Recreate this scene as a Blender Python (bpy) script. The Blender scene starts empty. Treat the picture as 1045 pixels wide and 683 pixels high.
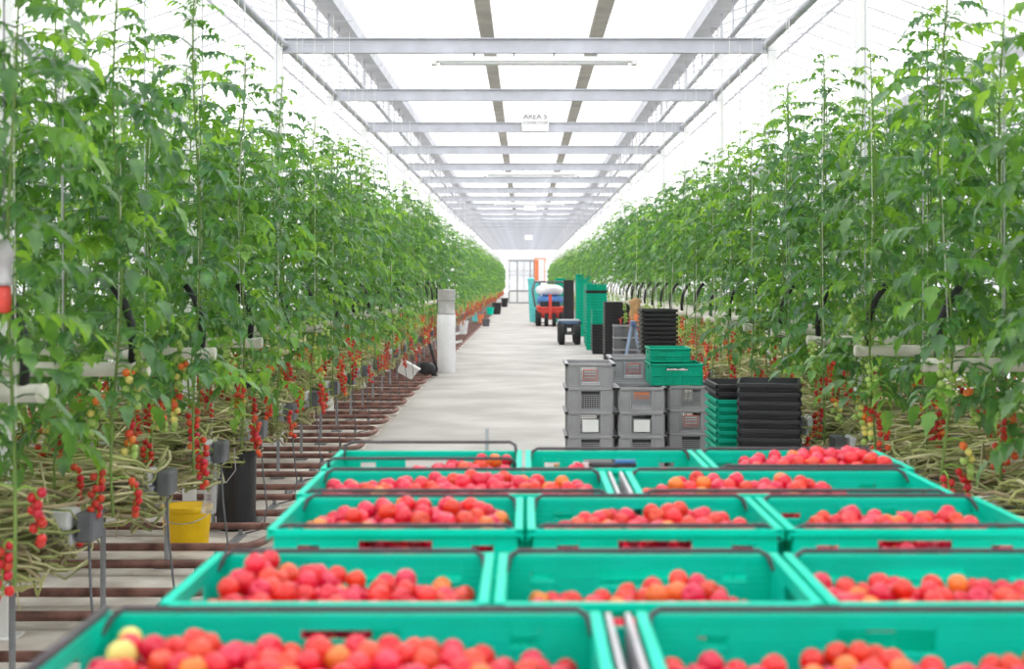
import bpy, math, random
import numpy as np
from mathutils import Vector, Matrix, Euler

random.seed(11)
np.random.seed(11)
PI = math.pi
F, PX, PY, CZ = 1451.0, 536.0, 287.0, 1.75      # focal length in px, vanishing point, camera height
scene = bpy.context.scene
COL = scene.collection


def X(px, D): return (px - PX) * D / F
def Z(py, D): return CZ - (py - PY) * D / F


# ------------------------------------------------------------------ mesh builder
class MB:
    def __init__(s):
        s.v, s.f, s.m = [], [], []

    def add(s, verts, faces, mi=0, M=None):
        b = len(s.v)
        if M is not None:
            verts = [M @ Vector(p) for p in verts]
        s.v.extend(tuple(p) for p in verts)
        for f in faces:
            s.f.append(tuple(b + i for i in f)); s.m.append(mi)
        return s

    def box(s, x0, x1, y0, y1, z0, z1, mi=0, M=None):
        v = [(x0, y0, z0), (x1, y0, z0), (x1, y1, z0), (x0, y1, z0), (x0, y0, z1), (x1, y0, z1), (x1, y1, z1), (x0, y1, z1)]
        f = [(3, 2, 1, 0), (4, 5, 6, 7), (0, 1, 5, 4), (1, 2, 6, 5), (2, 3, 7, 6), (3, 0, 4, 7)]
        return s.add(v, f, mi, M)

    def frustum(s, b, t, z0, z1, mi=0, M=None):
        """b, t = (x0,x1,y0,y1) at z0 and z1"""
        v = [(b[0], b[2], z0), (b[1], b[2], z0), (b[1], b[3], z0), (b[0], b[3], z0),
             (t[0], t[2], z1), (t[1], t[2], z1), (t[1], t[3], z1), (t[0], t[3], z1)]
        f = [(3, 2, 1, 0), (4, 5, 6, 7), (0, 1, 5, 4), (1, 2, 6, 5), (2, 3, 7, 6), (3, 0, 4, 7)]
        return s.add(v, f, mi, M)

    def tube(s, pts, r, n=8, mi=0, M=None, caps=True):
        pts = [Vector(p) for p in pts]
        rs = r if isinstance(r, (list, tuple)) else [r] * len(pts)
        verts, faces, prev = [], [], None
        for i, p in enumerate(pts):
            t = (pts[min(i + 1, len(pts) - 1)] - pts[max(i - 1, 0)])
            if t.length < 1e-9: t = Vector((0, 0, 1))
            t.normalize()
            if prev is None:
                a = Vector((0, 0, 1)) if abs(t.z) < .9 else Vector((1, 0, 0))
                u = t.cross(a).normalized()
            else:
                u = (prev - t * prev.dot(t))
                u = u.normalized() if u.length > 1e-6 else t.orthogonal().normalized()
            w = t.cross(u); prev = u
            for k in range(n):
                an = 2 * PI * k / n
                verts.append(p + (u * math.cos(an) + w * math.sin(an)) * rs[i])
        for i in range(len(pts) - 1):
            for k in range(n):
                a, b2 = i * n + k, i * n + (k + 1) % n
                faces.append((a, b2, b2 + n, a + n))
        if caps:
            faces.append(tuple(reversed(range(n))))
            faces.append(tuple(range((len(pts) - 1) * n, len(pts) * n)))
        return s.add(verts, faces, mi, M)

    def lathe(s, prof, n=24, mi=0, M=None, cap0=False, cap1=False):
        verts, faces = [], []
        for r, z in prof:
            for k in range(n):
                a = 2 * PI * k / n
                verts.append((r * math.cos(a), r * math.sin(a), z))
        for i in range(len(prof) - 1):
            for k in range(n):
                a, b = i * n + k, i * n + (k + 1) % n
                faces.append((a, b, b + n, a + n))
        if cap0: faces.append(tuple(reversed(range(n))))
        if cap1: faces.append(tuple(range((len(prof) - 1) * n, len(prof) * n)))
        return s.add(verts, faces, mi, M)

    def build(s, name, mats, parent=None, smooth=False, bevel=0, loc=None):
        me = bpy.data.meshes.new(name)
        me.from_pydata(s.v, [], s.f)
        mats = mats if isinstance(mats, (list, tuple)) else [mats]
        for m in mats: me.materials.append(m)
        if len(mats) > 1:
            me.polygons.foreach_set('material_index', s.m)
        if smooth:
            me.polygons.foreach_set('use_smooth', [True] * len(me.polygons))
        me.update()
        o = bpy.data.objects.new(name, me)
        COL.objects.link(o)
        if parent is not None: o.parent = parent
        if loc is not None: o.location = loc
        if bevel:
            bm = o.modifiers.new('edge', 'BEVEL'); bm.width = bevel; bm.segments = 2; bm.limit_method = 'ANGLE'
        return o


def obj(name, me, parent=None, loc=None):
    o = bpy.data.objects.new(name, me); COL.objects.link(o)
    if parent is not None: o.parent = parent
    if loc is not None: o.location = loc
    return o


def tag(o, label=None, cat=None, group=None, kind=None):
    if label: o['label'] = label
    if cat: o['category'] = cat
    if group: o['group'] = group
    if kind: o['kind'] = kind
    return o


def thing(name, label, cat, loc=(0, 0, 0), group=None, rz=0):
    o = bpy.data.objects.new(name, None); COL.objects.link(o)
    o.empty_display_size = .1
    o.location = loc; o.rotation_euler = (0, 0, rz)
    return tag(o, label, cat, group)


KIDS = {}
def kids(o):
    return KIDS.get(o.name) or [c for c in o.children]


def clone(root, loc, rz=0, label=None, group=None, scale=None):
    r = root.copy(); COL.objects.link(r)
    r.location = loc; r.rotation_euler = (0, 0, rz)
    if scale: r.scale = scale
    if label: r['label'] = label
    if group: r['group'] = group
    for c in root.children:
        d = c.copy(); COL.objects.link(d); d.parent = r
        for g in c.children:
            e = g.copy(); COL.objects.link(e); e.parent = d
    return r


ONES = 'first second third fourth fifth sixth seventh eighth ninth tenth eleventh twelfth thirteenth fourteenth fifteenth sixteenth seventeenth eighteenth nineteenth'.split()
TENS = {2: 'twent', 3: 'thirt', 4: 'fort', 5: 'fift', 6: 'sixt', 7: 'sevent', 8: 'eight'}
def nth(i):
    """1 -> first"""
    if i < 20: return ONES[i - 1]
    t, u = divmod(i, 10)
    return TENS[t] + 'ieth' if u == 0 else TENS[t] + 'y-' + ONES[u - 1]


# ------------------------------------------------------------------ materials
def new_mat(name):
    m = bpy.data.materials.new(name); m.use_nodes = True
    nt = m.node_tree; nt.nodes.clear()
    return m, nt, nt.nodes.new('ShaderNodeOutputMaterial')


def mat(name, c, rough=.5, metal=0, var=.12, scale=9, spec=.5, c2=None, rand=0, bump=0, coat=0):
    m, nt, out = new_mat(name)
    N, L = nt.nodes.new, nt.links.new
    p = N('ShaderNodeBsdfPrincipled')
    p.inputs['Roughness'].default_value = rough
    p.inputs['Metallic'].default_value = metal
    p.inputs['Specular IOR Level'].default_value = spec
    p.inputs['Coat Weight'].default_value = coat
    tc = N('ShaderNodeTexCoord'); nz = N('ShaderNodeTexNoise')
    nz.inputs['Scale'].default_value = scale; nz.inputs['Detail'].default_value = 4
    L(tc.outputs['Object'], nz.inputs['Vector'])
    rp = N('ShaderNodeValToRGB')
    a = [x * (1 - var) for x in c]; b = c2 or [min(1, x * (1 + var)) for x in c]
    rp.color_ramp.elements[0].position = .35; rp.color_ramp.elements[0].color = (*a, 1)
    rp.color_ramp.elements[1].position = .68; rp.color_ramp.elements[1].color = (*b, 1)
    L(nz.outputs['Fac'], rp.inputs['Fac'])
    col = rp.outputs['Color']
    if rand:
        oi = N('ShaderNodeObjectInfo'); hs = N('ShaderNodeHueSaturation')
        mr = N('ShaderNodeMapRange'); mr.inputs['To Min'].default_value = .5 - rand; mr.inputs['To Max'].default_value = .5 + rand
        L(oi.outputs['Random'], mr.inputs['Value']); L(mr.outputs['Result'], hs.inputs['Hue'])
        L(col, hs.inputs['Color']); col = hs.outputs['Color']
    L(col, p.inputs['Base Color'])
    if bump:
        bp = N('ShaderNodeBump'); bp.inputs['Strength'].default_value = bump; bp.inputs['Distance'].default_value = .02
        L(nz.outputs['Fac'], bp.inputs['Height']); L(bp.outputs['Normal'], p.inputs['Normal'])
    L(p.outputs['BSDF'], out.inputs['Surface'])
    return m


def leaf_mat(name, c1, c2, c3, trans, tw=.4, rand=.02):
    m, nt, out = new_mat(name)
    N, L = nt.nodes.new, nt.links.new
    tc = N('ShaderNodeTexCoord'); nz = N('ShaderNodeTexNoise')
    nz.inputs['Scale'].default_value = 11; nz.inputs['Detail'].default_value = 2
    L(tc.outputs['Object'], nz.inputs['Vector'])
    rp = N('ShaderNodeValToRGB')
    e = rp.color_ramp.elements
    e[0].position = .32; e[0].color = (*c1, 1); e[1].position = .72; e[1].color = (*c3, 1)
    k = e.new(.52); k.color = (*c2, 1)
    L(nz.outputs['Fac'], rp.inputs['Fac'])
    oi = N('ShaderNodeObjectInfo'); hs = N('ShaderNodeHueSaturation'); mr = N('ShaderNodeMapRange')
    mr.inputs['To Min'].default_value = .5 - rand; mr.inputs['To Max'].default_value = .5 + rand
    L(oi.outputs['Random'], mr.inputs['Value']); L(mr.outputs['Result'], hs.inputs['Hue']); L(rp.outputs['Color'], hs.inputs['Color'])
    p = N('ShaderNodeBsdfPrincipled'); p.inputs['Roughness'].default_value = .36; p.inputs['Specular IOR Level'].default_value = .7
    L(hs.outputs['Color'], p.inputs['Base Color'])
    t = N('ShaderNodeBsdfTranslucent'); t.inputs['Color'].default_value = (*trans, 1)
    mx = N('ShaderNodeMixShader'); mx.inputs['Fac'].default_value = tw
    L(p.outputs['BSDF'], mx.inputs[1]); L(t.outputs['BSDF'], mx.inputs[2]); L(mx.outputs['Shader'], out.inputs['Surface'])
    return m


def glass_mat(name, col, transp, diff=.95):
    m, nt, out = new_mat(name)
    N, L = nt.nodes.new, nt.links.new
    t = N('ShaderNodeBsdfTransparent'); t.inputs['Color'].default_value = (*col, 1)
    d = N('ShaderNodeBsdfTranslucent'); d.inputs['Color'].default_value = (diff, diff * 1.005, diff * 1.01, 1)
    mx = N('ShaderNodeMixShader'); mx.inputs['Fac'].default_value = 1 - transp
    L(t.outputs['BSDF'], mx.inputs[1]); L(d.outputs['BSDF'], mx.inputs[2]); L(mx.outputs['Shader'], out.inputs['Surface'])
    return m


M = dict(
    teal=mat('teal_plastic', (.0, .60, .41), .45, var=.05, scale=4, spec=.14, c2=(.0, .66, .47)),
    green=mat('green_plastic', (.001, .36, .22), .45, var=.08, scale=4, spec=.2, c2=(.002, .43, .28)),
    greyp=mat('grey_plastic', (.34, .335, .355), .5, var=.1, scale=5),
    black=mat('black_plastic', (.018, .018, .022), .45, var=.2, scale=6),
    bar=mat('dark_bale_bar', (.055, .045, .055), .4, var=.15),
    greybar=mat('grey_strip', (.5, .48, .5), .4, var=.1),
    alu=mat('galvanised_steel', (.52, .53, .58), .45, metal=.35, var=.1, scale=3),
    aludark=mat('dull_steel', (.3, .31, .33), .5, metal=.4, var=.15),
    taupe=mat('weathered_purlin', (.42, .40, .37), .7, var=.15, scale=2),
    white=mat('white_paint', (.85, .85, .85), .5, var=.03),
    pipe=mat('cream_pipe', (.78, .74, .66), .4, var=.06, scale=4),
    rust=mat('rusty_pipe', (.20, .085, .065), .55, var=.4, scale=7, c2=(.34, .17, .135)),
    hose=mat('black_hose', (.012, .012, .014), .5, var=.2),
    slab=mat('white_film', (.8, .8, .82), .35, var=.06, scale=10),
    cap=mat('grey_end_cap', (.12, .125, .14), .5, var=.15),
    stem=mat('green_stem', (.17, .27, .06), .6, var=.2, scale=5),
    string=mat('white_string', (.8, .8, .72), .8, var=.05),
    straw=mat('old_vine', (.38, .39, .15), .7, var=.3, scale=4, c2=(.74, .69, .42)),
    straw2=mat('olive_vine', (.24, .29, .09), .7, var=.3, scale=4, c2=(.50, .52, .2)),
    straw3=mat('brown_vine', (.30, .23, .12), .7, var=.3, scale=4, c2=(.52, .42, .26)),
    trussg=mat('truss_stalk', (.28, .5, .07), .6, var=.15),
    red=mat('ripe_red', (.68, .012, .016), .16, var=.12, scale=12, rand=.012),
    red2=mat('bright_red', (.82, .028, .03), .16, var=.1, scale=12, rand=.012),
    vred=mat('vine_red', (.56, .022, .016), .28, var=.15, scale=12, rand=.01),
    vred2=mat('vine_scarlet', (.66, .06, .02), .28, var=.15, scale=12, rand=.01),
    orange=mat('orange_ripe', (.82, .2, .03), .25, var=.15, scale=12, rand=.01),
    yellow=mat('pale_yellow_fruit', (.72, .62, .16), .25, var=.1, scale=12),
    unripe=mat('unripe_green', (.36, .52, .12), .3, var=.15, scale=12),
    concrete=mat('pale_concrete', (.44, .41, .385), .7, var=.1, scale=.9, c2=(.57, .535, .51)),
    soil=mat('dusty_ground_sheet', (.60, .52, .46), .9, var=.25, scale=3, c2=(.80, .74, .68), bump=.2),
    yel=mat('yellow_plastic', (.95, .60, .0), .5, var=.06),
    bucket=mat('grey_bucket', (.42, .41, .40), .6, var=.12),
    roll=mat('white_roll', (.82, .82, .84), .4, var=.04),
    blue=mat('blue_metal', (.1, .16, .3), .4, var=.1),
    bluegrey=mat('blue_grey_metal', (.2, .27, .38), .4, var=.1),
    tarp=mat('blue_tarp', (.06, .2, .5), .5, var=.2),
    redp=mat('red_paint', (.7, .07, .05), .4, var=.1),
    cardred=mat('faded_red_card', (.8, .22, .16), .7, var=.2, scale=30),
    orangep=mat('orange_paint', (.85, .25, .1), .5, var=.1),
    cardb=mat('tan_card', (.5, .3, .14), .8, var=.2),
    rubber=mat('tyre_rubber', (.02, .02, .022), .8, var=.2),
    ink=mat('grey_ink', (.16, .16, .17), .8, var=.02),
    aqua=mat('aqua_plastic', (.12, .6, .6), .5, var=.1),
    leaf=leaf_mat('tomato_leaf', (.011, .058, .026), (.036, .137, .038), (.12, .28, .055), (.24, .55, .05), .31),
    leafbright=leaf_mat('young_leaf', (.03, .13, .03), (.08, .26, .04), (.22, .42, .07), (.42, .74, .06), .45),
    glass=glass_mat('roof_glass', (.98, .99, 1), .72),
    farglass=glass_mat('far_glass', (.97, .98, .99), .5, .9),
    sideglass=glass_mat('side_glass', (.95, .96, .97), .28, .62),
)


def clear_mat():
    m, nt, out = new_mat('clear_film')
    N, L = nt.nodes.new, nt.links.new
    t = N('ShaderNodeBsdfTransparent'); g = N('ShaderNodeBsdfGlossy'); g.inputs['Roughness'].default_value = .15
    d = N('ShaderNodeBsdfDiffuse'); d.inputs['Color'].default_value = (.75, .77, .8, 1)
    a = N('ShaderNodeMixShader'); a.inputs['Fac'].default_value = .5
    b = N('ShaderNodeMixShader'); b.inputs['Fac'].default_value = .42
    L(g.outputs['BSDF'], a.inputs[1]); L(d.outputs['BSDF'], a.inputs[2])
    L(t.outputs['BSDF'], b.inputs[1]); L(a.outputs['Shader'], b.inputs[2]); L(b.outputs['Shader'], out.inputs['Surface'])
    return m
M['film'] = clear_mat()

# ------------------------------------------------------------------ setting
Y0, YE = -8.0, 112.0
XW = 7.9
PL, PR = -1.68, 2.0                      # path edges

def structure(o, label=None):
    o['kind'] = 'structure'
    if label: o['label'] = label
    return o

structure(MB().box(-XW, XW, Y0, YE, -.14, -.03).build('floor', M['soil']), 'dusty pale ground sheet under the crop rows')
structure(MB().box(PL, PR, Y0, YE, -.1, 0).build('path', M['concrete'], bevel=.01), 'pale concrete path down the middle of the greenhouse')

# gutters, roofs
GZ, GX = 5.15, 2.46
RIDGE_X, RIDGE_Z = .0, 6.15
spans = [(-7.4, -2.46), (-2.46, 2.46), (2.46, 7.4)]
for i, (a, b) in enumerate(spans):
    c = (a + b) / 2
    mb = MB()
    for (xa, xb, za, zb) in ((a, c, GZ + .12, RIDGE_Z), (c, b, RIDGE_Z, GZ + .12)):
        mb.add([(xa, Y0, za), (xb, Y0, zb), (xb, YE, zb), (xa, YE, za), (xa, Y0, za + .006), (xb, Y0, zb + .006), (xb, YE, zb + .006), (xa, YE, za + .006)],
               [(0, 1, 2, 3), (7, 6, 5, 4), (0, 4, 5, 1), (3, 2, 6, 7)])
    structure(mb.build('ceiling', M['glass']), 'diffusing glass roof span')
for i, (a, b) in enumerate((spans[0], spans[2])):
    c = (a + b) / 2
    mb = MB(); y = Y0 + 1
    while y < YE:
        for (xa, xb, za, zb) in ((a, c, GZ + .10, RIDGE_Z - .02), (c, b, RIDGE_Z - .02, GZ + .10)):
            mb.tube([(xa, y, za), (xb, y, zb)], .014, 4)
        y += 1.0
    mb.tube([(c, Y0, RIDGE_Z - .03), (c, YE, RIDGE_Z - .03)], .03, 6)
    structure(mb.build('trim_%d' % (40 + i), M['alu']), 'roof glazing bars of the neighbouring span')
k = 0
for gx in (-7.4, -2.46, 2.46, 7.4):
    mb = MB()
    prof = [(-.16, .14), (-.13, 0), (.13, 0), (.16, .14), (.145, .14), (.115, .018), (-.115, .018), (-.145, .14)]
    n = len(prof)
    v = [(gx + p[0], Y0, GZ + p[1]) for p in prof] + [(gx + p[0], YE, GZ + p[1]) for p in prof]
    mb.add(v, [(i, (i + 1) % n, (i + 1) % n + n, i + n) for i in range(n)])
    k += 1
    structure(mb.build('trim_%d' % k, M['alu']), 'roof gutter running the length of the span')
# lattice girder chords and pipes at the posts
for sx in (-1, 1):
    for (x, z, r, nm) in ((2.55, 4.25, .04, 'steel pipe running between the posts at beam height'), (2.55, 4.78, .035, 'upper rail of the lattice girder')):
        k += 1
        structure(MB().tube([(sx * x, Y0, z), (sx * x, YE, z)], r, 10).build('trim_%d' % k, M['alu'], smooth=True), nm)
    mb = MB()
    y = 3.1
    while y < YE - 1:
        for j in range(4):
            mb.box(sx * 2.5 - .012, sx * 2.5 + .012, y + j - .015, y + j + .015, 4.79, 5.16)
        y += 4.0
    k += 1
    structure(mb.build('trim_%d' % k, M['alu']), 'short struts of the lattice girder')
# the two weathered purlins under the glass
for x in (-.63, 1.13):
    z = GZ + .12 + (RIDGE_Z - GZ - .12) * (1 - abs(x) / 2.46) - .12
    k += 1
    structure(MB().box(x - .12, x + .12, Y0, YE, z, z + .07).build('trim_%d' % k, M['taupe'], bevel=.02), 'weathered purlin under the roof glass')

# cross beams and posts
beams = []
D1, BAY = 15.1, 4.0
n = 0
def beam_mesh():
    mb = MB()
    h = .16
    mb.box(-2.62, 2.62, -.004, .004, 0, h)
    mb.box(-2.62, 2.62, -.04, .04, h - .012, h)
    mb.box(-2.62, 2.62, -.04, .04, 0, .012)
    return mb
bm0 = None
BZ = 4.17
yb = D1 - BAY * 5
col_me = None
while yb < YE - .5:
    if bm0 is None:
        o = beam_mesh().build('beam', M['alu']); bm0 = o
    else:
        o = bm0.copy(); COL.objects.link(o)
    o.location = (0, yb, BZ)
    structure(o, 'galvanised steel cross beam over the path')
    for x in (-7.4, -2.62, 2.62, 7.4):
        if col_me is None:
            mb = MB()
            mb.box(-.045, .045, -.045, .045, -.05, 5.17)
            mb.box(-.09, .09, -.09, .09, -.05, -.02)
            o = mb.build('column', M['white']); col_me = o
        else:
            o = col_me.copy(); COL.objects.link(o)
        o.location = (x, yb, 0)
        structure(o, 'galvanised steel post under the roof gutter')
    yb += BAY

# glazed side walls and end walls
def glazed_wall(name, p0, p1, zt, step, rails, gm):
    p0, p1 = Vector(p0), Vector(p1)
    d = (p1 - p0); Ln = d.length; d.normalize(); nrm = Vector((-d.y, d.x, 0))
    mt = Matrix((( d.x, nrm.x, 0, p0.x), (d.y, nrm.y, 0, p0.y), (0, 0, 1, 0), (0, 0, 0, 1)))
    w = MB().box(0, Ln, -.004, .004, .0, zt, M=mt).build(name, gm)
    structure(w, 'glazed greenhouse wall')
    mb = MB()
    u = 0
    while u <= Ln + .01:
        mb.box(u - .02, u + .02, -.03, .03, 0, zt, M=mt); u += step
    for z in rails:
        mb.box(0, Ln, -.025, .025, z - .025, z + .025, M=mt)
    mb.build('glazing_bars', M['alu'], w)
    return w
glazed_wall('wall_left', (-XW, Y0, 0), (-XW, YE, 0), 5.45, 1.0, (.05, 1.2, 2.4, 3.4, 4.3, 5.35), M['sideglass'])
glazed_wall('wall_right', (XW, Y0, 0), (XW, YE, 0), 5.45, 1.0, (.05, 1.2, 2.4, 3.4, 4.3, 5.35), M['sideglass'])
w = glazed_wall('wall_far', (-XW, YE, 0), (XW, YE, 0), 5.45, 1.3, (.05, .85, 2.2, 2.55, 3.6, 4.6, 5.35), M['farglass'])
MB().box(-XW, XW, YE - .05, YE - .032, 3.3, 4.1).build('kick_panel', M['white'], w)
MB().box(-XW, XW, YE - .05, YE - .032, .03, .82).build('kick_panel', M['white'], w)
glazed_wall('wall_near', (-XW, Y0, 0), (XW, Y0, 0), 5.45, 1.3, (.05, .85, 2.2, 3.6, 5.35), M['sideglass'])
# sliding door in the far wall
dr = thing('door_1', 'white glazed sliding door at the end of the path', 'door', (X(519.5, YE), YE - .1, 0)); dr['kind'] = 'structure'
dw, dh, dm = X(545, YE) - X(519.5, YE), Z(266, YE), Z(297, YE)
mb = MB()
for x in (0, dw * .33, dw * .85, dw): mb.box(x - .04, x + .04, -.04, .04, 0, dh)
for z in (.05, dm, dh): mb.box(-.04, dw + .04, -.045, .045, z - .05, z + .05)
mb.build('frame', M['aludark'], dr)
MB().box(0, dw, -.01, .01, .05, dm).build('panel', M['white'], dr)
MB().box(0, dw, -.004, .004, dm + .05, dh - .05).build('pane', M['sideglass'], dr)

# ------------------------------------------------------------------ light fittings and signs under the beams
def light_fitting(D, px0, px1, drop, label):
    x0, x1 = X(px0, D), X(px1, D)
    t = thing('strip_light', label, 'light', ((x0 + x1) / 2, D, drop), 'strip lights under the beams')
    w = (x1 - x0) / 2
    MB().box(-w, w, -.06, .06, .02, .075).build('housing', M['white'], t, bevel=.008)
    for s in (-1, 1):
        MB().tube([(s * w * .0 - (w - .06) , .028 * s, .01), (w - .06, .028 * s, .01)], .02, 10).build('tube', M['slab'], t, smooth=True)
        MB().box(s * w - .03, s * w + .03, -.055, .055, -.012, .075).build('end_cap', M['white'], t, bevel=.008)
    for q in (-.6, -.2, .2, .6):
        MB().box(q * w - .012, q * w + .012, -.02, .02, .07, BZ - drop + .001).build('hanger', M['aludark'], t)
light_fitting(15.1, 443, 647, BZ - .115, 'long white strip light under the front cross beam')
light_fitting(15.1 + 4 * BAY, 495, 590, BZ - .115, 'white strip light under the fifth cross beam, beyond the printed sign')
light_fitting(15.1 + 7 * BAY, 505, 575, BZ - .115, 'small distant strip light beyond the blank white sign')


def sign(D, px0, px1, py0, py1, label, lines):
    x0, x1, z0, z1 = X(px0, D), X(px1, D), Z(py1, D), Z(py0, D)
    t = thing('hanging_sign', label, 'sign', ((x0 + x1) / 2, D - .06, z0), 'white signs on the beams')
    w, h = (x1 - x0) / 2, z1 - z0
    MB().box(-w, w, -.006, .006, 0, h).build('board', M['white'], t, bevel=.003)
    for s in (-1, 1):
        MB().box(s * w * .8 - .012, s * w * .8 + .012, .0061, .02, h * .4, h * .75).build('bracket', M['alu'], t)
    for (txt, size, zz) in lines:
        cu = bpy.data.curves.new('lettering', 'FONT'); cu.body = txt; cu.size = size; cu.align_x = 'CENTER'; cu.extrude = .0008
        tmp = bpy.data.objects.new('tmp', cu); COL.objects.link(tmp)
        dg = bpy.context.evaluated_depsgraph_get()
        me = bpy.data.meshes.new_from_object(tmp.evaluated_get(dg))
        bpy.data.objects.remove(tmp)
        me.materials.clear(); me.materials.append(M['ink'])
        o = obj('lettering', me, t, (0, -.0075, zz)); o.rotation_euler = (PI / 2, 0, 0)
sign(15.1 + 2 * BAY, 532.5, 560, 117, 134.5, 'white printed sign hung across the third cross beam', [('AREA 5', .12, .2), ('COFFEE STOP', .065, .115)])
sign(15.1 + 8 * BAY, 534.5, 547.5, 205.5, 215, 'small blank white sign on a beam behind the printed sign', [])
sign(15.1 + 15 * BAY, 535.5, 543.5, 240, 245, 'tiny white sign on a far beam over the end door', [])

# ------------------------------------------------------------------ tomato plants
LT = [0, .14, .30, .40, .58, .70, 1.0]
LW = [0, .60, 1.0, .66, .78, .42, 0]
def leaflet(mb, base, d, up, L, W, curl, fold, mi):
    s = d.cross(up).normalized(); up = s.cross(d).normalized()
    cs, ls, rs = [], [], []
    for t, w in zip(LT, LW):
        c = base + d * (L * t * (1 - .25 * curl * t)) - up * (curl * L * t * t)
        cs.append(c)
        if w:
            o = s * (W * .5 * w); l = up * (fold * W * w)
            ls.append(c + o + l); rs.append(c - o + l)
    v = cs + ls + rs
    n, m = len(cs), len(ls)
    f = [(0, 1, n), (0, n + m, 1)]
    for i in range(m - 1):
        f.append((i + 1, i + 2, n + i + 1, n + i)); f.append((i + 2, i + 1, n + m + i, n + m + i + 1))
    f.append((m, m + 1, n + m - 1)); f.append((m + 1, m, n + 2 * m - 1))
    mb.add(v, f, mi)


def leaf(mb, base, az, el, L, rng, mi):
    out = Vector((math.cos(az), math.sin(az), 0))
    pts, dirs = [base.copy()], []
    e = el
    p = base.copy(); ns = 6
    drop = rng.uniform(1.0, 1.9)
    for i in range(ns):
        d = out * math.cos(e) + Vector((0, 0, math.sin(e)))
        p = p + d * (L / ns); pts.append(p.copy()); dirs.append(d)
        e -= drop / ns
    mb.tube(pts, [.0035 * (1 - .12 * i) for i in range(len(pts))], 3, 0 if mi == 0 else 1, caps=False)
    side = Vector((-out.y, out.x, 0))
    up = Vector((0, 0, 1))
    for i in (2, 3, 4, 5):
        for s in (-1, 1):
            d = (side * s * rng.uniform(.8, 1.1) + dirs[i - 1] * rng.uniform(.35, .7) + up * rng.uniform(-.45, .1)).normalized()
            ll = L * rng.uniform(.27, .38) * (1.1 if i in (3, 4) else .85)
            leaflet(mb, pts[i], d, up, ll, ll * rng.uniform(.52, .68), rng.uniform(.25, .7), rng.uniform(.02, .2), mi)
    ll = L * rng.uniform(.36, .46)
    leaflet(mb, pts[-1], dirs[-1], up, ll, ll * .62, rng.uniform(.1, .5), rng.uniform(.02, .18), mi)


def stem_path(rng, z0, z1):
    n = 12
    ph, am = rng.uniform(0, 6), rng.uniform(.01, .03)
    return [Vector((am * math.sin(ph + i * .8), am * math.cos(ph * 1.7 + i * .7), z0 + (z1 - z0) * i / (n - 1))) for i in range(n)]


ZB = .72
class Variant: pass
def make_variant(seed, top, low, nleaf, big=1.0, ):
    rng = random.Random(seed)
    V = Variant()
    path = stem_path(rng, ZB, top)
    V.top = path[-1]
    def at(z):
        t = (z - ZB) / (top - ZB) * (len(path) - 1)
        i = max(0, min(len(path) - 2, int(t)))
        return path[i].lerp(path[i + 1], t - i)
    V.at = at
    mb = MB().tube(path, [.0068 - .0025 * i / 11 for i in range(12)], 6)
    V.stem = mb.build('stem', M['stem'], smooth=True)
    mb = MB()
    az = rng.uniform(0, 6)
    for i in range(nleaf):
        t = i / (nleaf - 1)
        z = low + (top - low) * (t ** .92)
        az += 2.4 + rng.uniform(-.5, .5)
        young = max(0, (t - .72) / .28)
        L = rng.uniform(.22, .32) * (1 - .6 * young) * big
        el = rng.uniform(.15, .75) if t < .8 else rng.uniform(.4, 1.0)
        leaf(mb, at(z), az, el, L, rng, 1 if rng.random() < .2 + .6 * young else 0)
    V.foliage = mb.build('foliage', [M['leaf'], M['leafbright']])
    st = MB().tube([at(1.2) + Vector((.012, 0, 0)), at((1.2 + top) / 2) + Vector((.014, 0, 0)), path[-1], (path[-1].x * .3, path[-1].y * .3, 4.1)], .0022, 4)
    V.string = st.build('string', M['string'])
    for o in (V.stem, V.foliage, V.string):
        COL.objects.unlink(o)
    return V


def fruit_mesh(r, mats):
    prof = [(.001, .70), (.22, .84), (.5, .90), (.78, .70), (.97, .28), (1.0, -.05), (.9, -.48), (.62, -.82), (.28, -.97), (.001, -1.0)]
    mb = MB().lathe([(a * r, b * r) for a, b in reversed(prof)], 12)
    o = mb.build('tomato', mats, smooth=True)
    COL.objects.unlink(o)
    return o.data
FR = {c: fruit_mesh(.0168, M[{'red': 'vred', 'red2': 'vred2'}.get(c, c)]) for c in ('red', 'red2', 'orange', 'yellow', 'unripe')}


def truss_spec(rng, n, ripe):
    """stalk path and fruit (position, colour) list of one hanging truss; ripe 0 = all green … 1 = all red"""
    L = .027 * n / 2 + .07
    az = rng.uniform(0, 2 * PI)
    o = Vector((math.cos(az), math.sin(az), 0)); sd = Vector((-o.y, o.x, 0))
    pts = []
    for i in range(9):
        t = i / 8
        pts.append(o * (.05 + .05 * math.sin(min(1, t * 1.6) * PI / 2)) * min(1, t * 5) + Vector((0, 0, .03 * min(1, t * 4) - L * max(0, t - .12) / .88)))
    fr = []
    for j in range(n):
        t = .3 + .7 * j / (n - 1)
        i = min(7, int(t * 8)); p = pts[i].lerp(pts[i + 1], t * 8 - i)
        q = p + sd * (.021 if j % 2 else -.021) * rng.uniform(.5, 1.15) + o * rng.uniform(-.018, .022) + Vector((0, 0, rng.uniform(-.012, .008)))
        m = ripe * 1.6 - t * .9 + rng.uniform(-.12, .12)
        c = 'unripe' if m < .0 else 'yellow' if m < .1 else 'orange' if m < .28 else ('red' if rng.random() < .6 else 'red2')
        fr.append((q, c))
    return pts, fr


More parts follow.
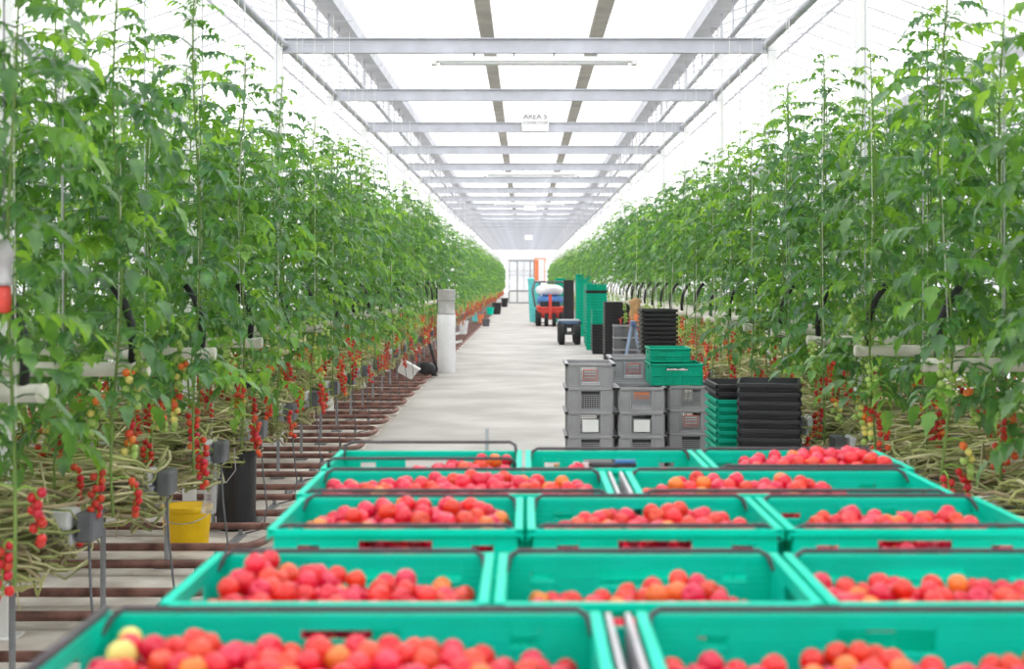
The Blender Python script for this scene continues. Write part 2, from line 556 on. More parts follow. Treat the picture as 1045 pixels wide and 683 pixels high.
class Truss: pass
TRUSS = []
rng = random.Random(5)
for i in range(12):
    ripe = (0, .12, .35, .55, .75, 1.0, 1.0, 0, .45, .9, .2, 1.0)[i]
    pts, fr = truss_spec(rng, rng.choice((8, 9, 10, 11)), ripe)
    T = Truss(); T.ripe = ripe; T.fr = fr
    o = MB().tube(pts, [.004 - .0002 * q for q in range(9)], 5).build('fruit_truss', M['trussg'], smooth=True); COL.objects.unlink(o); T.stalk = o.data
    mb = MB().tube(pts, .004, 4)
    order = ['red', 'red2', 'orange', 'yellow', 'unripe']
    prof = [(.001, -1), (.62, -.8), (1, -.05), (.78, .7), (.001, .8)]
    for q, c in fr:
        mb.lathe([(a * .0168, b * .0168) for a, b in prof], 8, 1 + order.index(c), Matrix.Translation(q))
    o = mb.build('fruit_truss', [M['trussg']] + [M[{'red': 'vred', 'red2': 'vred2'}.get(c, c)] for c in order], smooth=True); COL.objects.unlink(o); T.merged = o.data
    TRUSS.append(T)

VAR = [make_variant(100 + i, random.uniform(2.92, 3.25), random.uniform(1.02, 1.22), 62) for i in range(9)]
VARHIGH = [make_variant(300 + i, random.uniform(2.95, 3.25), 1.82, 42) for i in range(4)]
VARFAR = [make_variant(200 + i, random.uniform(2.95, 3.2), random.uniform(1.2, 1.3), 44, 1.08) for i in range(4)]


def put_plant(loc, var, rz, label, group, detail, rng, red_bias=0, sc=1.0, lean=0):
    t = thing('tomato_plant', label, 'plant', (loc[0], loc[1], 0), group, rz)
    if lean: t.rotation_euler = (Matrix.Rotation(lean, 3, 'Y') @ Matrix.Rotation(rz, 3, 'Z')).to_euler()
    t.scale = (1, 1, sc)
    for part in (var.stem, var.foliage, var.string):
        d = part.copy(); COL.objects.link(d); d.parent = t
    zs = []
    k = rng.choice((5, 6, 7)) if detail else rng.choice((5, 6))
    for j in range(k):
        z = .84 + .12 * j + rng.uniform(-.08, .1)
        ripe_want = 1.15 - .27 * j + rng.uniform(-.25, .2) + red_bias
        T = min(TRUSS, key=lambda q: abs(q.ripe - ripe_want) + rng.uniform(0, .25))
        me = T.stalk if detail else T.merged
        o = obj('fruit_truss', me, t, var.at(max(ZB, z)))
        o.rotation_euler = (0, 0, rng.uniform(0, 6.28))
        if detail:
            for q, c in T.fr:
                f = obj('tomato', FR[c], o, q)
                f.rotation_euler = (rng.uniform(-.5, .5), rng.uniform(-.5, .5), rng.uniform(0, 6))
    return t


# stem bundles: old vines laid around the row ends
def bundle_mesh(seed, length, n):
    rng = random.Random(seed)
    mb = MB()
    for i in range(n):
        w = rng.uniform(.08, .34); z = .50 + .34 * rng.random() ** .8; ex = rng.uniform(-.5, .0)
        za, zb_ = z + rng.uniform(-.16, .2), z + rng.uniform(-.2, .16)
        ph, fr_, am = rng.uniform(0, 6), rng.uniform(1.5, 4), rng.uniform(.01, .06)
        pts = []
        N = 20
        la, lb = rng.uniform(.35, 1) * length, rng.uniform(.25, 1) * length
        tw = rng.uniform(-.2, .2)
        for j in range(N + 1):
            t = j / N
            if t < .38:
                u = t / .38; x = -la * (1 - u); y = w + tw * (1 - u); zz = za + (z - za) * u
            elif t > .62:
                u = (t - .62) / .38; x = -lb * u; y = -w + tw * u; zz = z + (zb_ - z) * u
            else:
                a = PI / 2 - PI * (t - .38) / .24; x = (ex - .05) * abs(math.cos(a)) + .1 * math.cos(a); y = w * math.sin(a); zz = z - .05 * math.cos(a)
            wob = am * math.sin(ph + fr_ * 6.28 * t)
            pts.append((x + rng.uniform(-.015, .015), y + wob + rng.uniform(-.02, .02), zz + am * math.cos(1.7 * ph + fr_ * 7 * t) + rng.uniform(-.015, .015)))
        mb.tube(pts, rng.uniform(.0045, .0095), 5, rng.choice((0, 0, 1, 1, 2)))
    for i in range(n):      # loose ends and old leaf stalks pointing every way
        x, y, z = rng.uniform(-length, -.05), rng.uniform(-.36, .36), rng.uniform(.48, .92)
        a = rng.uniform(0, 6.28); l = rng.uniform(.12, .45)
        mb.tube([(x, y, z), (x + l * .5 * math.cos(a), y + l * .4 * math.sin(a), z + rng.uniform(-.1, .14)), (x + l * math.cos(a), y + l * .7 * math.sin(a), max(.2, z - rng.uniform(-.1, .28)))], rng.uniform(.003, .006), 4, rng.choice((0, 1, 2)))
    o = mb.build('old_vines', [M['straw'], M['straw2'], M['straw3']], smooth=True); COL.objects.unlink(o)
    return o.data
BND = [bundle_mesh(30 + i, 2.2, 62) for i in range(3)]
BNDF = [bundle_mesh(50 + i, .8, 26) for i in range(2)]


def gutter_thing(length):
    t = thing('growing_gutter', '', 'gutter')
    MB().box(-length, -.01, -.10, .10, .62, .675).build('tray', M['alu'], t, bevel=.006)
    mb = MB()
    x = -.02
    while x > -length + .05:
        x1 = max(-length, x - .98)
        mb.box(x1 + .012, x, -.085, .085, .675, .76); x = x1
    mb.build('substrate_slab', M['slab'], t, bevel=.02)
    MB().box(-.0, .075, -.085, .085, .625, .755).build('end_cap', M['cap'], t, bevel=.012)
    MB().tube([(.05, -.05, .61), (.07, -.09, .4), (.10, -.10, .15), (.08, -.13, .0), (-.04, -.17, -.025)], .006, 6).build('drain_hose', M['cap'], t, smooth=True)
    for q in ((.3,) if length < 1.5 else (.3, length - .2)):
        lg = MB()
        lg.tube([(-q, 0, -.03), (-q, 0, .62)], .015, 8); lg.box(-q - .06, -q + .06, -.06, .06, -.03, -.015)
        lg.build('support_leg', M['aludark'], t)
    return t


PZ = 1.367
def pipe_thing(length):
    t = thing('heating_pipe', '', 'pipe')
    MB().tube([(-length, 0, PZ), (0, 0, PZ)], .032, 14).build('pipe', M['pipe'], t, smooth=True)
    MB().lathe([(.033, 0), (.034, .004), (.034, .022), (.030, .026), (.001, .027)], 14, M=Matrix.Translation((0, 0, PZ)) @ Matrix.Rotation(PI / 2, 4, 'Y')).build('end_cap', M['pipe'], t)
    pts = [(-.05, 0, PZ + .02), (-.045, 0, PZ + .1), (-.055, .01, PZ + .2), (-.09, .02, PZ + .29), (-.14, .03, PZ + .36)]
    MB().tube(pts, .018, 10).build('hose', M['hose'], t, smooth=True)
    # slim hanger up to the crop wire, so the pipe hangs from something
    MB().tube([(-.35, 0, PZ + .03), (-.35, 0, 4.1)], .004, 5).build('hanger', M['alu'], t)
    return t


def rail_thing(length):
    t = thing('pipe_rail', '', 'rail')
    g = .39
    pts = [(-length, g, 0)] + [(-.12, g, 0)]
    for i in range(9):
        a = PI / 2 - PI * i / 8
        pts.append((-.12 + .13 * math.cos(a), (g - .0) * math.sin(a) if False else g * math.sin(a), 0))
    pts += [(-.12, -g, 0), (-length, -g, 0)]
    MB().tube(pts, .026, 10).build('pipe_loop', M['rust'], t, smooth=True)
    x = -.27
    while x > -length:
        mb = MB(); mb.box(x - .03, x + .03, -g - .05, g + .05, -.075, -.06)
        for s in (-1, 1): mb.box(x - .012, x + .012, s * g - .012, s * g + .012, -.06, -.02)
        mb.build('support', M['aludark'], t); x -= 1.2
    return t


protos = {}
def instance(kind, L, loc, rz, label, group):
    key = (kind, L)
    if key not in protos:
        t = {'g': gutter_thing, 'p': pipe_thing, 'r': rail_thing}[kind](L)
        protos[key] = t
        t.location = loc; t.rotation_euler = (0, 0, rz); t['label'] = label; t['group'] = group
        return t
    return clone(protos[key], loc, rz, label, group)


PITCH, DR0 = 1.33, 4.85
side_name = {-1: 'on the yellow-bucket side', 1: 'on the grey-crate side'}
prng = random.Random(77)
for side in (-1, 1):
    XE = -1.66 if side < 0 else 1.84
    XG = -1.93 if side < 0 else 2.05
    sn = side_name[side]
    rot = 0 if side < 0 else PI
    for r in range(82):
        D = DR0 + PITCH * r + (.32 if side > 0 else 0)
        XE, XG = (-1.66, -1.93) if side < 0 else (1.84, 2.05)
        shifted = side > 0 and 27 < D < 63          # these rows end farther back, behind the stacked trays
        if shifted: XE += .58; XG += .55
        if D > YE - 1: break
        near, mid = r < 8, r < 22
        L = 3.0 if near else 1.7 if mid else .9
        rl = max(L, 1.0)
        o = nth(r + 1)
        instance('g', L, (XG, D, 0), rot, f'white film growing gutter of the {o} crop row {sn}', 'growing gutters')
        instance('p', L, (XE, D, 0), rot, f'cream heating pipe across the {o} crop row {sn}', 'cream heating pipes')
        if side < 0 or r < 8:
            instance('r', L, (PL - .03 if side < 0 else PR + .03, D + PITCH / 2, .045), rot, f'rusty looped floor rail just behind the {o} crop row {sn}', 'rusty pipe rails')
        # crop wire
        wv = MB().tube([(XE - side * .1, D, 4.1), (XE + side * L, D, 4.1)], .0025, 4).build('crop_wire', M['alu'])
        tag(wv, f'thin steel crop wire above the {o} crop row {sn}', 'wire', 'crop wires')
        # old vines
        bo = obj('old_vines', (BND if mid else BNDF)[r % (3 if mid else 2)], None, (XG + side * .03, D, 0))
        bo.rotation_euler = (0, 0, rot); bo.scale = (1, 1, 1) if r % 2 else (1, -1, 1)
        tag(bo, f'tangle of straw-coloured old vines at the end of the {o} crop row {sn}', 'vines', 'old vine tangles', 'stuff')
        # plants
        npl = 6 if near else 3 if mid else 1
        for i in range(npl):
            x = XE + side * (.06 + .34 * i) + prng.uniform(-.04, .04)
            yy = D + (.13 if i % 2 else -.13) + prng.uniform(-.05, .05)
            V = prng.choice(VARHIGH if (side > 0 and i < 2 and 13.5 < D < 63) or (side < 0 and i < 2 and 21 < D < 27.3) else VAR if mid else VARFAR)
            
            if near:
                lab = f'leafy tomato vine at the path end of the {o} crop row {sn}' if i == 0 else f'leafy tomato vine inside the {o} crop row {sn}'
                grp = f'vines of the {o} row {sn}'
            elif mid:
                lab = f'tall tomato vine of the middle-distance rows {sn}'; grp = 'middle-distance vines ' + sn
            else:
                lab = f'small distant tomato vine of the far rows {sn}'; grp = 'distant vines ' + sn
            put_plant((x, yy), V, prng.uniform(0, 6.28), lab, grp, r < 7 and i < 3, prng, 0, prng.uniform(.97, 1.04), -.2 if shifted else 0)

# ------------------------------------------------------------------ crates of tomatoes
def cells(mb, axis, fixed, th, us, vs, holes, mi=0):
    """wall panel in the plane axis=fixed (thickness th), cut by rectangular holes (u0,u1,v0,v1)"""
    U = sorted(set(list(us) + [h[0] for h in holes] + [h[1] for h in holes]))
    V = sorted(set(list(vs) + [h[2] for h in holes] + [h[3] for h in holes]))
    for i in range(len(U) - 1):
        for j in range(len(V) - 1):
            uc, vc = (U[i] + U[i + 1]) / 2, (V[j] + V[j + 1]) / 2
            if any(h[0] < uc < h[1] and h[2] < vc < h[3] for h in holes): continue
            if axis == 'y': mb.box(U[i], U[i + 1], fixed - th / 2, fixed + th / 2, V[j], V[j + 1], mi)
            else: mb.box(fixed - th / 2, fixed + th / 2, U[i], U[i + 1], V[j], V[j + 1], mi)


CH = .20            # harvest crate height
RIM = CZ - .576      # rim height of the foreground crates
BASE = RIM - CH

def harvest_crate(x0, x1, y0, y1, label, bars=('front', 'back'), bar_lift=.012, side_arm=(), ends=True):
    t = thing('harvest_crate', label, 'crate', ((x0 + x1) / 2, (y0 + y1) / 2, BASE), 'green harvest crates on the trolleys')
    w, d = (x1 - x0) / 2, (y1 - y0) / 2
    th = .006
    mb = MB()
    iw, idp = w - .016, d - .014
    hole = [(-.085, .085, CH - .062, CH - .024), (-iw * .72 - .025, -iw * .72 + .025, CH - .05, CH - .035), (iw * .72 - .025, iw * .72 + .025, CH - .05, CH - .035)]
    for s in (-1, 1):
        cells(mb, 'y', s * idp, th, (-iw, iw), (.0, CH), hole)
        cells(mb, 'x', s * iw, th, (-idp, idp), (.0, CH), [(-.06, .06, CH - .06, CH - .026)])
    mb.box(-iw, iw, -idp, idp, 0, .008)
    # horizontal stiffening ledges and vertical ribs outside and inside
    for s in (-1, 1):
        mb.box(-iw - .006, iw + .006, s * (idp + .001) - .007, s * (idp + .001) + .007, .085, .093)
        for q in np.linspace(-.86, .86, 9):
            if abs(q) * iw < .1: continue
            mb.box(q * iw - .003, q * iw + .003, s * (idp + .004) - .006, s * (idp + .004) + .006, .0, CH - .07)
    mb.build('body', M['teal'], t, bevel=.0015)
    # rim: broad flange on the short sides, slim lip on the long sides
    mb = MB()
    for s in (-1, 1):
        a, b = sorted((s * (iw - .004), s * (w - .001)))
        mb.box(a, b, -d, d, CH - .004, CH + .006)
        a2, b2 = sorted((s * (w - .005), s * (w - .001)))
        mb.box(a2, b2, -d, d, CH - .022, CH)
        a, b = sorted((s * (idp - .004), s * d))
        mb.box(-w + .001, w - .001, a, b, CH - .012, CH + .004)
    mb.build('rim', M['teal'], t, bevel=.003)
    for bname in bars:
        s = -1 if bname == 'front' else 1
        z = CH + bar_lift; yb = s * (d - .012); xe = w - .03
        mb = MB().tube([(-xe - .012, yb - s * .05, CH - .02), (-xe - .006, yb - s * .01, z - .01), (-xe + .012, yb, z), (xe - .012, yb, z), (xe + .006, yb - s * .01, z - .01), (xe + .012, yb - s * .05, CH - .02)], .0052, 8)
        mb.build('bale_bar', M['bar'], t, smooth=True)
    for s in side_arm:
        MB().tube([(s * (w - .012), -d + .01, CH + .012), (s * (w - .012), d - .02, CH + .012)], .008, 8).build('bale_arm', M['bar'], t, smooth=True)
    return t


YR = {'A': (2.0, 2.455), 'B': (2.52, 2.985), 'C': (3.27, 3.755), 'D': (3.815, 4.275), 'E': (4.33, 4.80)}
G = .004
crates = {}
def mk(key, x0, x1, label, **kw):
    y0, y1 = YR[key[0]]
    crates[key] = (x0 + G, x1 - G, y0, y1)
    return harvest_crate(x0 + G, x1 - G, y0, y1, label, **kw)
mk('Al', -.735, .135, 'long green crate closest to the camera, holding the two pale yellow tomatoes', side_arm=(-1,), bars=('back',))
mk('Ar', .185, 1.055, 'long green crate closest to the camera, beside the one with pale yellow tomatoes', bars=('back',))
mk('Bl', -.655, -.06, 'green crate with the tall red heap piled against its outer end', bars=('back',))
mk('Bm', -.06, .535, 'green crate of second row, mostly empty, between two fuller crates', bars=('back',))
mk('Br', .535, 1.135, 'green crate of second row beside the mostly empty one, evenly filled', bars=('back',))
mk('Cl', -.60, 0, 'green crate of third row at the rusty rail side, heaped in the middle')
mk('Cm', 0, .60, 'middle green crate of third row, red heap leaning toward one end')
mk('Cr', .60, 1.20, 'green crate of third row at the crop side, its dark hand slot above the tomatoes')
mk('Dl', -.62, .245, 'long green crate of fourth row with a full line of tomatoes')
mk('Dr', .295, 1.16, 'long green crate of fourth row, filled at one end, bare at the other')
mk('El', -.63, -.005, 'far-row green crate with its two bale bars raised', bar_lift=.034)
em = mk('Em', -.005, .57, 'far-row green crate, nearly empty, with two tomatoes by a blue stub', bars=('back',))
mk('Er', .57, 1.19, 'far-row green crate heaped with tomatoes in front of the black tray stack')
# stub of a bar with a blue sticker on the nearly empty crate
MB().tube([(X(604, 4.34) - .2825, -.2, CH + .012), (X(650, 4.34) - .2825, -.2, CH + .012)], .008, 8).build('bale_bar', M['bar'], em, smooth=True)
MB().box(X(628, 4.34) - .2825, X(649, 4.34) - .2825, -.21, -.19, CH + .019, CH + .027).build('sticker', M['tarp'], em)
for px in (590, 600):
    MB().box(X(px, 4.6) - .2825 - .01, X(px, 4.6) - .2825 + .01, .2, .204, CH - .05, CH - .03).build('sticker', M['white'], em)

# grey clip strips in the gaps between the long crates
def clip_strip(x, key, label):
    y0, y1 = YR[key]
    t = thing('crate_clip', label, 'clip', (x, (y0 + y1) / 2, BASE), 'grey strips between the long crates')
    d = (y1 - y0) / 2
    for s in (-1, 1):
        MB().box(s * .017 - .005, s * .017 + .005, -d, d, .0, CH + .004).build('strip', M['greybar'], t, bevel=.002)
    MB().box(-.0219, .0219, d - .012, d, .0, CH - .02).build('cross_piece', M['teal'], t)
clip_strip(.16, 'A', 'pair of grey strips between the two long crates closest to the camera')
clip_strip(.27, 'D', 'pair of grey strips between the two long crates of the fourth row')

# trolleys that carry the crates
def trolley(x0, x1, y0, y1, label):
    t = thing('harvest_trolley', label, 'trolley', ((x0 + x1) / 2, (y0 + y1) / 2, 0), 'crate trolleys')
    w, d = (x1 - x0) / 2, (y1 - y0) / 2
    mb = MB()
    for s in (-1, 1):
        mb.box(-w, w, s * d - .02, s * d + .02, BASE - .045, BASE - .004)
        mb.box(s * w - .02, s * w + .02, -d, d, BASE - .045, BASE - .004)
        for q in (-1, 1):
            mb.box(s * (w - .05) - .02, s * (w - .05) + .02, q * (d - .05) - .02, q * (d - .05) + .02, .12, BASE - .03)
        mb.box(-w + .05, w - .05, s * (d - .05) - .015, s * (d - .05) + .015, .2, .24)
    mb.build('frame', M['alu'], t, bevel=.003)
    MB().box(-w, w, -d, d, BASE - .02, BASE - .004).build('deck', M['alu'], t)
    for s in (-1, 1):
        for q in (-1, 1):
            mt = Matrix.Translation((s * (w - .05), q * (d - .05), .075)) @ Matrix.Rotation(PI / 2, 4, 'Y')
            MB().lathe([(.02, -.018), (.068, -.018), (.075, -.01), (.075, .01), (.068, .018), (.02, .018)], 20, M=mt, cap0=True, cap1=True).build('wheel', M['rubber'], t, smooth=False)
    return t
trolley(-.74, 1.14, 2.03, 2.96, 'steel trolley under the two crate rows closest to the camera')
tr = trolley(-.64, 1.2, 3.29, 4.82, 'steel trolley under the three far crate rows')
xr = X(497, 4.9) - .28
MB().tube([(xr, .76, BASE - .03), (xr, .82, BASE + .1), (xr, .82, CZ - .51), (xr + .004, .82, CZ - .503)], .0055, 8).build('handle_rod', M['alu'], tr, smooth=True)

# ---- tomato heaps
prof = {
    'Al': [(40, 699), (60, 679), (80, 664), (105, 647), (140, 659), (185, 655), (235, 669), (260, 664), (320, 664), (380, 663), (440, 661), (500, 673), (570, 683), (610, 709)],
    'Ar': [(650, 693), (680, 678), (720, 681), (800, 684), (860, 675), (885, 661), (915, 671), (960, 678), (1000, 693), (1045, 679), (1150, 679)],
    'Bl': [(150, 620), (180, 615), (205, 607), (225, 605), (236, 575), (255, 561), (290, 572), (330, 587), (370, 595), (395, 587), (430, 595), (465, 602), (485, 620)],
    'Bm': [(495, 623), (525, 615), (590, 611), (640, 609), (665, 595), (700, 590), (735, 600), (755, 618), (800, 636)],
    'Br': [(826, 584), (845, 589), (870, 600), (930, 594), (960, 594), (1010, 596), (1045, 600), (1140, 602)],
    'Cl': [(275, 545), (310, 537), (345, 521), (375, 510), (430, 511), (470, 510), (500, 519), (512, 525), (528, 542)],
    'Cm': [(545, 542), (590, 529), (630, 523), (660, 520), (700, 516), (735, 525), (765, 534), (785, 547)],
    'Cr': [(810, 545), (830, 539), (862, 520), (900, 520), (940, 528), (985, 519), (1000, 534), (1010, 557), (1050, 572)],
    'Dl': [(310, 505), (335, 491), (380, 491), (430, 487), (455, 484), (485, 482), (545, 486), (580, 489), (628, 505)],
    'Dr': [(655, 505), (690, 490), (720, 483), (760, 486), (800, 484), (840, 493), (870, 507), (960, 537)],
    'El': [(330, 502), (380, 487), (430, 477), (475, 464), (490, 459), (515, 464), (527, 475)],
    'Em': [(545, 497), (580, 481), (590, 467), (600, 479), (620, 497), (655, 483), (690, 478), (705, 497)],
    'Er': [(750, 475), (768, 465), (800, 460), (850, 457), (895, 458), (908, 468), (945, 477)],
}
TD = .046
toms = []        # x,y,z,r,crate
hr = random.Random(3)
for key, pr in prof.items():
    x0, x1, y0, y1 = crates[key]
    Dc = (y0 + y1) / 2
    xs = [X(p[0], Dc) for p in pr]; zs = [Z(p[1], Dc) for p in pr]
    ix0, ix1, iy0, iy1 = x0 + .027 + TD / 2, x1 - .027 - TD / 2, y0 + .024 + TD / 2, y1 - .024 - TD / 2
    # drop tomatoes one by one, each settling on those below it, until the heap reaches its height
    P = np.zeros((0, 4))
    fails = 0
    while fails < 260 and len(P) < 900:
        best = None
        for _ in range(5):
            x, y, r = hr.uniform(ix0, ix1), hr.uniform(iy0, iy1), TD / 2 * hr.uniform(.88, 1.04)
            z = BASE + .009 + r
            if len(P):
                dd = (P[:, 0] - x) ** 2 + (P[:, 1] - y) ** 2; rr = (P[:, 3] + r) ** 2
                m = dd < rr
                if m.any(): z = max(z, float(np.max(P[m, 2] + np.sqrt(rr[m] - dd[m]))))
            if best is None or z < best[2]: best = (x, y, z, r)
        x, y, z, r = best
        q = (y - Dc) / ((y1 - y0) / 2)
        h = float(np.interp(x, xs, zs, left=BASE - .1, right=BASE - .1)) - (.040 if q > 0 else .018) * q * q
        if z + r > h + .006: fails += 1; continue
        fails = max(0, fails - 3)
        P = np.vstack([P, (x, y, z, r)])
    for x, y, z, r in P: toms.append((float(x), float(y), float(z), float(r), key))
# which ones show: paint discs back to front into a small id buffer, with the crate walls in between
W2, H2 = 1045, 683
ids = np.full((H2, W2), -1, dtype=np.int32)
ev = []
for n_, (x, y, z, r, key) in enumerate(toms): ev.append((y, 0, n_))
for key, (x0, x1, y0, y1) in crates.items(): ev.append((y0, 1, key)); ev.append((y1, 1, key))
for y, typ, q in sorted(ev, key=lambda e: -e[0]):
    if typ == 0:
        x, yy, z, r, _ = toms[q]
        u, v, rr = PX + F * x / yy, PY + F * (CZ - z) / yy, F * r / yy
        a0, a1, b0, b1 = max(0, int(u - rr)), min(W2, int(u + rr) + 2), max(0, int(v - rr)), min(H2, int(v + rr) + 2)
        if a0 >= a1 or b0 >= b1: continue
        gx, gy = np.meshgrid(np.arange(a0, a1), np.arange(b0, b1))
        ids[b0:b1, a0:a1][(gx - u) ** 2 + (gy - v) ** 2 < rr * rr] = q
    else:
        x0, x1, _, _ = crates[q]
        a0, a1 = max(0, int(PX + F * x0 / y)), min(W2, int(PX + F * x1 / y))
        b0, b1 = max(0, int(PY + F * (CZ - RIM) / y)), min(H2, int(PY + F * (CZ - BASE) / y))
        if a0 < a1 and b0 < b1: ids[b0:b1, a0:a1] = -1
cnt = np.bincount(ids[ids >= 0], minlength=len(toms))
order = np.argsort(-cnt)
single = set(int(i) for i in order[:296] if cnt[i] > 0)

CR = {c: fruit_mesh(TD / 2, M[c]) for c in ('red', 'red2', 'orange', 'yellow')}
crate_words = {
    'Al': 'in the long crate with the two pale yellow fruits', 'Ar': 'in the long crate beside the one with pale yellow fruits',
    'Bl': 'in the second-row crate with the tall heap', 'Bm': 'in the mostly empty second-row crate', 'Br': 'in the evenly filled second-row crate by the crop side',
    'Cl': 'in the third-row crate at the rusty rail side', 'Cm': 'in the middle crate of the third row', 'Cr': 'in the third-row crate at the crop side',
    'Dl': 'in the fully lined long fourth-row crate', 'Dr': 'in the half-bare long fourth-row crate', 'El': 'in the far crate with raised bars', 'Em': 'in the nearly empty far crate', 'Er': 'in the heaped far crate before the black trays',
}
yellow_pts = [(121, 656), (134, 672)]
yel = []
for (u0, v0) in yellow_pts:
    best = min((i for i in single if toms[i][4] == 'Al' and i not in yel), key=lambda i: (PX + F * toms[i][0] / toms[i][1] - u0) ** 2 + (PY + F * (CZ - toms[i][2]) / toms[i][1] - v0) ** 2)
    yel.append(best)
mb = MB()
LOW = [(.001, -1), (.55, -.84), (.93, -.4), (1, 0), (.85, .55), (.5, .85), (.001, .72)]
names = ['red', 'red2', 'orange']
for i, (x, y, z, r, key) in enumerate(toms):
    c = 'red' if hr.random() < .6 else 'red2' if hr.random() < .82 else 'orange'
    if i in single:
        if i in yel: c = 'yellow'
        o = obj('tomato', CR[c], None, (x, y, z))
        s = r / (TD / 2); o.scale = (s, s, s)
        o.rotation_euler = (hr.uniform(-1.2, 1.2), hr.uniform(-1.2, 1.2), hr.uniform(0, 6))
        adj = {'red': 'ripe red', 'red2': 'bright red', 'orange': 'orange-tinged', 'yellow': 'pale yellow'}[c]
        lab = f'{adj} tomato heaped {crate_words[key]}' if c != 'yellow' else ('upper pale yellow tomato in the closest long crate' if i == yel[0] else 'lower pale yellow tomato in the closest long crate')
        tag(o, lab, 'tomato', f'{adj} tomatoes {crate_words[key]}')
    else:
        mt = Matrix.Translation((x, y, z)) @ Euler((hr.uniform(-1, 1), hr.uniform(-1, 1), 0)).to_matrix().to_4x4()
        mb.lathe([(a * r, b * r) for a, b in LOW], 10, names.index(c), mt)
tag(mb.build('loose_tomatoes', [M[c] for c in names], smooth=True), 'remaining red tomatoes filling the green crates under and behind the visible ones', 'tomatoes', None, 'stuff')

# ------------------------------------------------------------------ grey vented crates in the middle distance
def grey_crate(w=.40, d=.58, h=.188):
    t = thing('vented_crate', '', 'crate')
    iw, idp = w / 2 - .03, d / 2 - .014
    mb = MB()
    tz = .012
    # tapered solid corner panels and lower skirt on each end, open centre
    for s in (-1, 1):
        cells(mb, 'y', s * idp, .006, (-iw, iw), (0, h), [(-.075, .075, .022, h - .03)])
        cells(mb, 'x', s * iw, .006, (-idp, idp), (0, h), [(-.20, -.03, .03, h - .045), (.03, .20, .03, h - .045)])
    mb.box(-iw, iw, -idp, idp, 0, .008)
    for s in (-1, 1):
        for q in (-iw + .004, -.088, .088, iw - .004):
            mb.box(q - .006, q + .006, s * (idp + .006) - .006, s * (idp + .006) + .006, 0, h - .02)
        mb.box(-iw, iw, s * (idp + .004) - .006, s * (idp + .004) + .006, .0, .016)
        for q in np.linspace(-.95, .95, 7):
            mb.box(s * (iw + .006) - .006, s * (iw + .006) + .006, q * idp - .006, q * idp + .006, 0, h - .02)
    mb.build('body', M['greyp'], t, bevel=.0015)
    mb = MB()
    for s in (-1, 1):
        a, b = sorted((s * (iw - .004), s * w / 2)); mb.box(a, b, -d / 2, d / 2, h - .022, h)
        a, b = sorted((s * (idp - .004), s * d / 2)); mb.box(-w / 2, w / 2, a, b, h - .022, h)
    mb.build('rim', M['greyp'], t, bevel=.004)
    for s in (-1, 1):
        mb = MB()
        for q in np.linspace(-.065, .065, 8): mb.box(q - .0022, q + .0022, s * idp - .003, s * idp + .003, .022, h - .058)
        for zq in np.linspace(.03, h - .058, 7): mb.box(-.075, .075, s * idp - .0031, s * idp + .0031, zq - .0022, zq + .0022)
        mb.build('grate', M['greyp'], t)
    return t

gp = grey_crate()
GH = .188
PAL = .165
def grate_panel(root, kind):
    if kind == 'red':
        c = MB().box(-.06, .06, -.270, -.268, .05, .14).build('grate_panel', M['cardred'], root)
        mb = MB()
        for zq in (.122, .1, .078): mb.box(-.05, .045, -.2715, -.270, zq - .006, zq + .006)
        mb.build('print', M['white'], c)
        c['label'] = 'faded red printed card behind the grate'
    elif kind == 'white':
        c = MB().box(-.062, .062, -.295, -.292, .03, .125).build('grate_panel', M['white'], root)
        c['label'] = 'blank white card on the grate'
    elif kind == 'orange':
        c = MB().box(-.06, .06, -.270, -.268, .09, .15).build('grate_panel', M['orangep'], root)
        c['label'] = 'bright orange card behind the hand slot'
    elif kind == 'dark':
        MB().box(-.072, .072, -.2725, -.27, .02, .16).build('grate_panel', M['black'], root)  # plain black sheet filling the opening behind the grate, no print
first = [True]
def place_grey(x, y, lev, label, card):
    if first[0]:
        t = gp; t.location = (x, y, PAL + lev * GH + .001); t['label'] = label; t['group'] = 'stacked grey vented crates'; first[0] = False
        return t, card
    t = clone(gp, (x, y, PAL + lev * GH + .001), 0, label, 'stacked grey vented crates')
    return t, card
cols_grey = [
    ('outer column by the open path', X(602.5, 11.1), 11.1 + .29, 5, ['dark', 'dark', 'white', 'dark', 'red']),
    ('second column from the path', X(655, 11.1), 11.1 + .29, 4, ['dark', 'dark', 'white', 'orange']),
    ('third column under the green crates', X(705.5, 11.3), 11.3 + .29, 4, ['dark', 'dark', 'red', None]),
]
lev_word = ['bottom', 'second', 'third', 'fourth', 'fifth']
pend = []
for nm, x, y, n_, grate_panels in cols_grey:
    for l in range(n_):
        top = l == n_ - 1
        pend.append(place_grey(x, y, l, f'{"topmost" if top else lev_word[l]} grey vented crate in the {nm}', grate_panels[l]))
pend.append(place_grey(X(645, 12.1), 12.22, 4, 'grey vented crate with red card on the row standing behind the front columns', 'red'))
for l in range(4):
    pend.append(place_grey(X(645, 12.1), 12.22, l, f'{lev_word[l]} grey vented crate hidden low behind the front columns', None))
for t, c in pend:
    if c: grate_panel(t, c)
t = thing('pallet', 'wooden pallet under the stacked grey vented crates', 'pallet', (X(655, 11.3) , 11.75, 0))
for q in (-.5, 0, .5): MB().box(q - .05, q + .05, -.6, .6, .0, .1).build('bearer', M['cardb'], t)
for q in np.linspace(-.55, .55, 6): MB().box(-.68, .68, q - .05, q + .05, .1, PAL - .001).build('top_board', M['cardb'], t)
